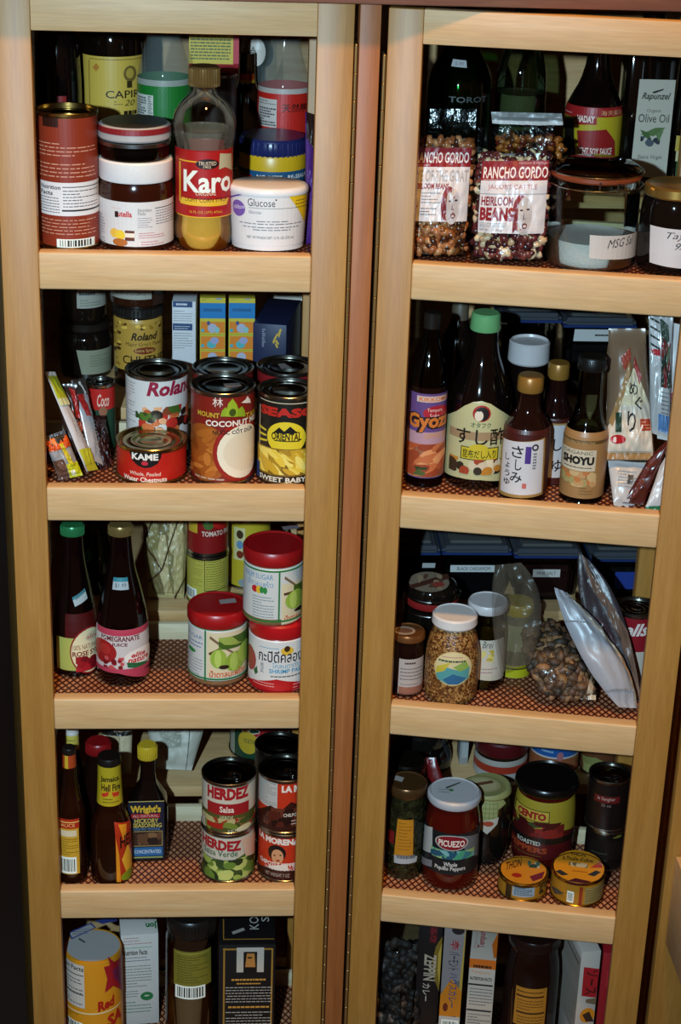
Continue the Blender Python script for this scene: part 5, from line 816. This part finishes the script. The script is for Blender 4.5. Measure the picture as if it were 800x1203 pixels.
turn(t, 'jar', dark('#0b0908'), [(709, 58), (717, 63), (728, 65), (None, 63)], soft=1); turn(t, 'seal', plain('#7c1c1c', .4), [(698, 60), (699, 63), (704, 63), (706, 60)]); turn(t, 'lid', dark('#100d0b'), [(681, 48), (684, 56), (692, 61), (698, 61)])
rr = t.rw(715, 66)
for y in (694, 711): fin(tube_bm([Vector((rr*math.sin(a), -rr*math.cos(a), t.zy(y))) for a in [i*2*math.pi/40 for i in range(41)]], .001), 'wire_band', metal('#b4b4b2', .2), t.root)
fin(tube_bm([Vector((-rr*.98, -.012, t.zy(y))) for y in (692, 702, 714)], .0012), 'wire_bail', metal('#b4b4b2', .2), t.root)
disc_print(t, 'lid_label', t.zy(681), [E(480, 672, 528, 696, '#7c7264'), P([(480, 688), (526, 674), (528, 680), (484, 692)], '#4a2c22'), G(490, 675, 520, 692, ['#5c4436', '#94866c'], 10, 6), E(508, 684, 522, 690, '#8a3c34')])
t = round_thing('spice_jar', 'bulging jar of brown spice flakes with a white lid and round sticker', 'jar', 'R', 3, 531, 780, d=.0505)
turn(t, 'jar', speck(['#7a4a22', '#5c3216', '#94622c', '#a87a44', '#4a2610'], 420, .35, .5, .001), [(730, 46), (737, 50), (749, 58), (765, 64), (788, 64), (806, 63), (818, 60), (None, 54)], soft=1)
rim_lid(t, [(720, 47), (719, 49), (721, 53), (729, 54), (731, 51)], plain('#c0c2c6', .4))
stick(t, 'sticker', 'jar', [E(510, 767, 554, 806, '#b9a878'), E(511, 768, 553, 804, '#c0b68c'), P([(512, 790), (525, 784), (540, 788), (552, 782), (550, 796), (540, 803), (524, 803), (514, 797)], '#4c8f94'), P([(520, 798), (532, 792), (548, 796), (538, 804), (526, 804)], '#2c5f88'), P([(513, 782), (530, 778), (522, 788), (512, 790)], '#b3a83c'), P([(532, 784), (548, 776), (551, 784), (540, 789)], '#7c9c4c'), N(515, 776, 548, 780, '#3c4a3c', 1, fill=.5, center=1), N(519, 771, 544, 775, '#a87a7a', 1, center=1)])
t = round_thing('condiment_jar', 'jar of yellow condiment with a white lid behind the spice flakes', 'jar', 'R', 3, 569, 770, d=.0915)
turn(t, 'jar', glass('#9a946c', .04), [(713, 38), (719, 41), (731, 46), (745, 48), (795, 48), (None, 44)], soft=1); turn(t, 'contents', plain('#6c5a1c', .3), [(745, 40), (755, 44), (792, 44), (None, 41)]); rim_lid(t, [(705, 42), (704, 44), (706, 47), (712, 47), (714, 45)], plain('#b4b8c0', .4))
stick(t, 'label', 'jar', [P([(563, 752), (592, 748), (592, 793), (562, 798)], '#b0b0a6'), T('Brei', 567, 754, 580, 762, '#33404c', shear=.3), G(566, 764, 580, 778, ['#a89a3c', '#c0b86c'], 8, 5), N(565, 784, 584, 792, '#8a6a7a', 2)])
yj = round_thing('mustard_jar', 'yellow-lidded jar wrapped in a plastic bag on the third right shelf', 'jar', 'R', 3, 605, 760, d=.128)
turn(yj, 'jar', plain('#5c5a42', .3), [(718, 34), (726, 40), (None, 40)]); rim_lid(yj, [(705, 34), (707, 37), (716, 37), (718, 35)], plain('#a8942c', .35)); stick(yj, 'label', 'jar', [R(578, 782, 622, 797, '#a3a51c'), R(578, 785, 622, 786.5, '#333a14'), R(578, 735, 622, 765, '#8a8f6a')])
pouch('plastic_bag', 'cloudy plastic bag draped round the yellow-lidded jar', 'plastic bag', [(582, 664, .062), (612, 661, .07), (622, 780, .050), (588, 790, .044)], .016, haze_plastic('#6a5c4c', .26), rack='R', seed=51, wr=.011, lm=(578, 720, .050), rm=(636, 712, .062))
t = pouch('mushroom_bag', 'clear bag of dried brown mushrooms lying on the wire mesh', 'bag', [(619, 727, .112), (646, 726, .116), (700, 823, .046), (666, 822, .044)], .026, FILM, [P([(76, 92), (100, 72), (100, 100), (74, 100)], '#a9a08f')], rack='R', film=True, seed=52, wr=.006, lm=(622, 792, .056), rm=(685, 770, .085))
scatter_beans(t, [plain(x, .6, var=.2) for x in ('#5c4430', '#3c2a1e', '#7c5e40', '#4c3626', '#2a2018')], 300, .013, v0=.06, v1=.93, seed=9, back=.006)['label'] = 'dried brown mushroom pieces'
pouch('white_package', 'long white wrapped package leaning diagonally to the lower right', 'package', [(651, 690, .092), (666, 696, .098), (748, 832, .046), (727, 831, .036)], .020, plain('#8f96a2', .35), [P([(0, 25), (96, 30), (96, 31.5), (0, 26.5)], '#7c8088'), P([(58, 4), (66, 4), (100, 70), (100, 100), (92, 100)], '#8a8478'), P([(70, 40), (96, 50), (98, 80), (84, 70)], '#a08c74'), R(0, 84, 100, 86, '#7c8088')], rack='R', seed=53, wr=.004, lm=(680, 766, .058), rm=(724, 764, .078))
pouch('grey_bag', 'grey translucent bag slumped against the right stile of third shelf', 'bag', [(679, 648, .138), (692, 658, .134), (753, 824, .072), (738, 818, .080)], .008, haze_plastic('#3f3335', .88, .35), [P([(40, 0), (60, 0), (100, 60), (100, 100), (88, 100), (70, 50)], '#6a5448'), P([(20, 40), (60, 52), (66, 66), (30, 56)], '#4c3a42')], rack='R', seed=54, wr=.005, lm=(690, 738, .112), rm=(731, 722, .104))
can('soup_can', 'red soup can with white script by the right stile of third shelf', 'can', 'R', 3, 748, 712, 54, '#7c1420', [T('mbells', 716, 734, 762, 749, '#c9c4c4', bold=.03, shear=.35, slope=3), R(716, 766, 790, 800, '#b0aca4')], d=.1425, lidcol='#77756f', rings=3)
tub('food_container', 'blue-lidded container with a spice name strip at the centre back', 'C', 3, 521, 601, 640, .215, .10, [R(529, 664, 581, 672, '#a4b0b6'), T('BLACK CARDAMOM', 537, 666, 576, 670, '#2a2c30')], content=plain('#1a1412', .6))
tub('food_container', 'blue-lidded container of pink salt behind the white package', 'C', 3, 606, 684, 644, .215, .10, [R(626, 669, 658, 678, '#a9aeb0'), T('PINK SALT', 631, 671.5, 653, 675.5, '#2a2c30')], content=plain('#5c2a1e', .6, bump=.5))
tub('food_container', 'blue-lidded container at the back above the soup can', 'C', 3, 696, 762, 648, .222, .10, [R(722, 672, 748, 692, '#1c3480')], content=plain('#22201e', .6))
tub('food_container', 'blue-lidded container at the far left back of third shelf', 'C', 3, 452, 517, 640, .217, .10, [R(496, 660, 511, 667, '#a4b0b6')], content=plain('#2a1c16', .6))
# ================================================================== RIGHT DOOR, FOURTH SHELF
cj = round_thing('caper_jar', 'jar of dark capers with a copper-edged lid and orange label', 'jar', 'R', 4, 476, 980, yb=1034, wb=46)
turn(cj, 'jar', speck(['#1a1a0e', '#24220f', '#2c2a16', '#141309'], 170, .12, .6, .003), [(929, 40), (935, 43), (946, 45), (1024, 46), (None, 43)], soft=1); rim_lid(cj, [(918, 40), (917, 43), (919, 46), (927, 46), (929, 43)], plain('#5c4226', .3, .6)); disc_print(cj, 'price_sticker', cj.zy(918), [P([(465, 911), (475, 914), (472, 919), (462, 916)], '#8f8f92')])
stick(cj, 'label', 'jar', [P([(467, 962), (486, 963), (485, 1006), (463, 1004)], '#a8741c'), N(468, 966, 484, 1000, '#7c5010', 9), P([(463, 1004), (490, 1005), (489, 1012), (463, 1013)], '#9aa0a8'), N(466, 1005, 488, 1011, '#55606a', 1, fill=.7), R(456, 975, 463, 990, '#6a1418')])
t = round_thing('dark_jar', 'black-lidded jar with a gold rim glint behind the caper jar', 'jar', 'R', 4, 478, 900, d=.128)
turn(t, 'jar', dark('#0c0b08'), [(912, 42), (922, 46), (None, 46)]); rim_lid(t, [(891, 40), (893, 44), (909, 44), (912, 42)], plain('#15120f', .22, .5)); turn(t, 'gold_rim', metal('#a89c78', .2), [(897, 44.5), (898, 45), (900, 45), (901, 44.5)])
t = round_thing('dark_jar', 'large black jar at the very back left of fourth right shelf', 'jar', 'C', 4, 494, 880, d=.262)
turn(t, 'jar', dark('#090808'), [(868, 60), (880, 72), (None, 74)], soft=1); rim_lid(t, [(852, 56), (855, 62), (866, 62), (869, 58)], dark('#100f0f', .15))
t = round_thing('pepper_jar', 'jar of red peppers with a white lid and dark oval-badged label', 'jar', 'R', 4, 530, 990, yb=1047, wb=62)
turn(t, 'jar', plain('#3f0b07', .1), [(936, 57), (943, 58), (952, 62), (962, 65), (972, 65), (1026, 65), (1036, 64), (None, 58)], soft=1)
rim_lid(t, [(929, 55), (928, 58), (930, 63), (934, 64), (937, 61)], plain('#a4a9b2', .35)); disc_print(t, 'lid_print', t.zy(929)+.0002, [N(515, 926, 528, 932, '#5c6a62', 2), P([(523, 925), (540, 919), (541, 920), (525, 927)], '#44504a'), E(527, 927, 533, 930, '#44704a')])
stick(t, 'label', 'jar', [P([(497, 967), (508, 972), (508, 1002), (497, 997)], '#9aa4a8'), P([(540, 982), (562, 978), (562, 1004), (548, 1004)], '#55606a'), E(511, 982, 550, 1000, '#9aa4a4'), E(512.5, 983, 548.5, 999, '#741420'), T('PICUEZO', 515, 988, 546, 995.5, '#d0c9c4', bold=.03), G(506, 1000, 556, 1010, ['#2c6a7c', '#3c8a70', '#7ca06c', '#1c4a64', '#6aa0a4'], 30, 9, el=2.5), T('Whole', 521, 1013, 537, 1018, '#b9bcbc', bold=.02), T('Piquillo Peppers', 511, 1018, 546, 1024, '#b9bcbc', bold=.02), P([(496, 1004), (508, 1010), (508, 1018), (496, 1012)], '#6a707a')], wrap=(980, 1028, '#0e161c'))
t = round_thing('pate_jar', 'round dark jar with a pale green lattice label over its lid', 'jar', 'R', 4, 572, 960, d=.1255)
turn(t, 'jar', dark('#0d0c0b', .15), [(928, 46), (936, 51), (952, 54), (990, 53), (None, 46)], soft=1); turn(t, 'lid', plain('#8a8c5c', .4), [(920, 48), (922, 52), (926, 53), (928, 50)])
disc_print(t, 'lid_label', t.zy(920), [E(542, 911, 594, 936, '#7a7c50'), E(546, 913, 588, 931, '#94946a'), E(550, 915, 584, 929, '#a3a07c'), P([(555, 921), (578, 917), (580, 920), (557, 924)], '#5c3c2c')])
stick(t, 'label', 'jar', [P([(566, 938), (590, 936), (596, 944), (586, 952), (584, 964), (562, 966)], '#8a9060'), *[R(565+5*i, 938, 565.6+5*i, 964, '#5c6a3c') for i in range(5)], *[R(563, 941+5*i, 586, 941.6+5*i, '#5c6a3c') for i in range(5)], P([(562, 964), (586, 960), (584, 968), (572, 980), (563, 972)], '#a9a8a0'), E(567, 965, 580, 971, '#94402c')], hs=None)
t = round_thing('roasted_pepper_jar', 'large jar of roasted peppers with a black lid and yellow label', 'jar', 'R', 4, 639, 960, d=.130)
turn(t, 'jar', plain('#3a0807', .08), [(919, 62), (926, 66), (936, 70), (950, 72), (998, 71), (None, 66)], soft=1); rim_lid(t, [(913, 68), (911, 71), (913, 75), (917, 76), (920, 72)], plain('#100d0c', .25, .3))
stick(t, 'label', 'jar', [P([(596, 966), (606, 960), (620, 972), (640, 974), (676, 968), (676, 992), (596, 990)], '#4a0e10'), P([(606, 958), (646, 966), (644, 971), (620, 972), (606, 962)], '#2c3c22'), G(600, 966, 662, 984, ['#5c1416', '#741c1a', '#3a0a0c'], 22, 12), R(604, 951, 646, 964, '#55401c'), R(605, 952, 645, 963, '#a8983a'), T('CENTO', 608, 953.5, 642, 962, '#841c1c', bold=.06), R(594, 985, 680, 992, '#120c0a'), T('ROASTED', 608, 986, 635, 991, '#a4b0a8', bold=.03), T('PEPPERS', 601, 993, 643, 1000, '#8a3a1c', bold=.04), N(604, 1001, 636, 1004, '#6a5a1c', 1, center=1)], wrap=(945, 1006, '#8f8428'))
def tuna(label, cx, yt, w, d, tops, sides, tilt=None):
    t = can('tuna_can', label, 'can', 'R', 4, cx, yt, w, '#94691a', sides, d=d, lidcol='#9c7220', rings=0, inset=.0012, body='#a8843c', group='flat yellow tuna cans', tilt=tilt)
    disc_print(t, 'lid_print', t.H-.0012, tops); return t
tuna('flat yellow tuna can at the left in front of the roasted peppers', 615, 1023, 59, .0525, [E(588, 1006, 642, 1039, '#b0761a'), T('THON', 594, 1014, 612, 1024, '#3a1c10', slope=7, bold=.02), G(620, 1012, 634, 1020, ['#2c5a4a', '#1c3a34', '#a8a48c'], 7, 6), P([(622, 1030), (640, 1024), (637, 1032), (626, 1036)], '#5c1024'), E(601, 1026, 613, 1031, '#8a1c14')], [R(584, 1030, 594, 1056, '#8f6a1c'), R(594, 1036, 601, 1056, '#2a2214'), R(602, 1038, 628, 1054, '#7a94a8'), N(604, 1040, 626, 1053, '#334a64', 5, fill=.6), G(634, 1030, 645, 1050, ['#4a4a24', '#2a2a14'], 6, 6)])
tuna('flat yellow tuna can at the right beside the dark stacked cans', 680, 1019, 64, .0555, [E(650, 999, 710, 1039, '#b8801c'), T('THON', 670, 1002, 688, 1006, '#2a1a10', bold=.03), T("à l'huile d'olive", 661, 1007, 697, 1012, '#2a1a10', bold=.02), G(668, 1014, 692, 1019, ['#5c5a3c', '#a8a48c'], 8, 6), P([(693, 1020), (706, 1012), (708, 1020)], '#a02c18'), P([(652, 1024), (658, 1022), (668, 1028), (660, 1029)], '#22262c'), P([(690, 1028), (700, 1023), (706, 1025), (698, 1030)], '#22262c'), N(672, 1022, 690, 1026, '#8a3c14', 1), P([(664, 1036), (676, 1032), (694, 1036), (688, 1040), (670, 1040)], '#3c1420')], [P([(648, 1040), (656, 1044), (662, 1050), (652, 1050)], '#333a3c'), N(650, 1044, 664, 1052, '#6a4a14', 2), B(666, 1047, 674, 1060), R(680, 1042, 684, 1064, '#7c2c18'), R(687, 1042, 708, 1060, '#7c7448'), N(688, 1044, 706, 1058, '#44401c', 5)])
lk = can('dark_can', 'dark can with a loose shiny lid at the foot of the right-hand stack', 'can', 'R', 4, 713, 966, 48, '#0f0a09', [R(690, 990, 737, 1010, '#191110'), N(694, 1000, 714, 1012, '#3c4438', 3), G(716, 975, 730, 985, ['#6a6a2c'], 3, 6)], d=.135, lidcol='#55564c')
can('dark_can', 'dark can with a red name strip on top of the right-hand stack', 'can', 'R', 4, 717, 907, 50, '#140b0b', [R(698, 936, 728, 944, '#5c1616'), T('le Sanglier', 702, 937, 723, 942, '#b09a94'), T('25 oz', 706, 945, 718, 948, '#8a7a74')], d=.135, base=lk.top+.0005, lidcol='#66645e', tab=True)
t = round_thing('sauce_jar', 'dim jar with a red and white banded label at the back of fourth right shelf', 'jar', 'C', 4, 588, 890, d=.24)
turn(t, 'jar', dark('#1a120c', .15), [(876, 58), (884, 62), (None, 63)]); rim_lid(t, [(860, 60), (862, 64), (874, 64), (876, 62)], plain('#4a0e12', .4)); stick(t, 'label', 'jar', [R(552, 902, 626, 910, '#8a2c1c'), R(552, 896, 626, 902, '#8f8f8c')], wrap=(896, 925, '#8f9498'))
can('blue_banded_can', 'orange-brown can with a curved blue band behind the roasted pepper jar', 'can', 'C', 4, 654, 850, 60, '#7c4a30', [R(618, 874, 690, 890, '#1d4f94'), R(618, 890, 690, 892, '#a4aab0'), N(632, 881, 656, 885, '#7ca0c0', 1, fill=.5, center=1), E(654, 884, 662, 894, '#94606a'), G(660, 895, 684, 915, ['#8a3c24', '#64301c'], 8, 8)], d=.245, lidcol='#33302c')
can('olive_can', 'brown and pale green can behind the dark stacked cans', 'can', 'C', 4, 708, 850, 46, '#55341f', [P([(684, 886), (700, 890), (728, 896), (728, 900), (684, 930)], '#6c7444'), R(684, 896, 692, 930, '#7c8454')], d=.24, lidcol='#33302c')
pouch('red_packet', 'small scrap of a red packet behind the white-lidded pepper jar', 'packet', [(500, 890, .135), (512, 890, .135), (524, 925, .12), (504, 930, .12)], .004, plain('#5a0d10', .3), [R(10, 5, 60, 20, '#661418')], rack='R', seed=61, nu=6, nv=8)
box_thing('thin_carton', 'sliver of a pale carton behind the lattice jar', 'carton', 'C', 4, 542, 552, 858, .25, .03, {'front': [R(543, 872, 550, 890, '#8f9aa0')]}, '#7c868c')
# ================================================================== RIGHT DOOR, BOTTOM SHELF
t = pouch('clear_bag', 'glossy clear bag of dark food at the left of the bottom right shelf', 'bag', [(446, 1076, .07), (496, 1080, .075), (488, 1222, .05), (438, 1216, .045)], .032, glass('#d0d3d3', .08, .6, 45, 1.3), rack='R', film=True, seed=71, wr=.007, flatbottom=True)
scatter_beans(t, [plain(x, .6, var=.2) for x in ('#2c241f', '#1a1614', '#3c332c', '#242020')], 200, .015, v0=.2, seed=12, back=.007)
box_thing('curry_box', 'black curry box with a gold glow and upright lettering', 'box', 'R', 5, 493, 521, 1080, .052, .10, {'front': [P([(521, 1100), (512, 1112), (508, 1130), (510, 1150), (518, 1165), (521, 1165)], '#6c5a1c'), P([(521, 1108), (515, 1120), (514, 1140), (520, 1158), (521, 1158)], '#a08a3c'), T('ZEPPIN', 498, 1121, 512, 1152, '#9a9484', rot=-90, bold=.03), T('カレー', 496, 1155, 505, 1176, '#a8a29a', rot=-90, bold=.012), R(505, 1087, 514, 1108, '#3c1418'), T('ルウ', 506, 1090, 513, 1106, '#8a1c2c', rot=-90)]}, '#0c0a0b')
box_thing('curry_box', 'orange and silver curry box with blue upright lettering', 'box', 'R', 5, 523, 548, 1084, .046, .10, {'front': [P([(523, 1080), (549, 1080), (545, 1150), (518, 1165)], '#77767a'), P([(548, 1080), (552, 1080), (540, 1200), (535, 1200)], '#a08a3c'), P([(516, 1168), (530, 1150), (545, 1165), (541, 1194), (514, 1194)], '#b3701a'), E(531, 1088, 546, 1098, '#1c1c20'), T('辛', 529, 1104, 540, 1116, '#8a2430', rot=-90, bold=.012), T('バーモント', 527, 1118, 540, 1140, '#1c2440', rot=-90, bold=.012), T('ハウスカレー', 527, 1143, 537, 1184, '#2c3c6c', rot=-90, bold=.012), E(520, 1178, 526, 1188, '#5c2414'), R(512, 1194, 542, 1215, '#a9aaa8'), B(518, 1198, 538, 1212)]}, '#5c5c60')
box_thing('tempura_box', 'white and orange tempura mix box with nutrition facts', 'box', 'R', 5, 552, 583, 1127, .040, .085, {'front': [R(548, 1126, 586, 1138, '#b8601c'), N(556, 1133, 578, 1139, '#26160f', 1, fill=.5, center=1), T('Tempura', 553, 1140, 576, 1145, '#b8783c', shear=.1), T('NUTRITION FACTS', 552, 1148, 578, 1152, '#333', bold=.03), R(550, 1156, 579, 1158, '#222'), N(551, 1160, 578, 1182, '#55555a', 6), R(548, 1186, 577, 1188, '#222'), N(549, 1190, 576, 1210, '#55555a', 6)], 'top': [T('Tempura', 562, 1092, 572, 1114, '#8a2434', rot=90, bold=.02), T('Batter', 557, 1092, 561, 1114, '#a08a8a', rot=90), P([(578, 1110), (590, 1096), (590, 1126), (580, 1126)], '#b8601c')]}, '#a9a49c')
t = round_thing('sauce_jar', 'dark sauce jar with a mustard nutrition label on the bottom right shelf', 'jar', 'R', 5, 624, 1150, d=.0655)
turn(t, 'jar', dark('#150807'), [(1105, 54), (1115, 56), (1128, 62), (1142, 64), (None, 64)], soft=1); rim_lid(t, [(1094, 54), (1092, 57), (1094, 60), (1103, 61), (1105, 57)], dark('#1a0f0d', .2))
stick(t, 'label', 'jar', [R(604, 1162, 641, 1206, '#9a6c24'), N(607, 1164, 638, 1169, '#3c260c', 1), R(606, 1171, 639, 1173, '#33200c'), N(607, 1175, 638, 1188, '#4c3210', 4), R(606, 1190, 639, 1192, '#33200c'), N(607, 1194, 638, 1204, '#4c3210', 3)])
box_thing('cracker_box', 'white cracker box turned to show its grey text side', 'box', 'R', 5, 683, 707, 1118, .038, .085, {'front': [P([(686, 1136), (706, 1138), (700, 1172), (683, 1170)], '#9a1c24'), T('ソース', 688, 1140, 701, 1168, '#22140f', rot=-90, bold=.012), P([(688, 1174), (702, 1172), (702, 1180), (688, 1178)], '#6a5a44'), E(681, 1184, 701, 1201, '#b8781c'), P([(684, 1192), (692, 1188), (698, 1200), (688, 1200)], '#33261c')], 'left': [R(654, 1100, 686, 1206, '#8f8d88'), N(660, 1112, 682, 1135, '#77746e', 6), R(664, 1116, 682, 1118, '#44423e'), N(658, 1145, 678, 1200, '#77746e', 14)]}, '#a4a29e', rz=.30)
box_thing('red_box', 'narrow red box beside the right stile of the bottom shelf', 'box', 'R', 5, 709, 722, 1120, .050, .06, {'front': [R(712, 1140, 718, 1160, '#94242c')]}, '#84141c')
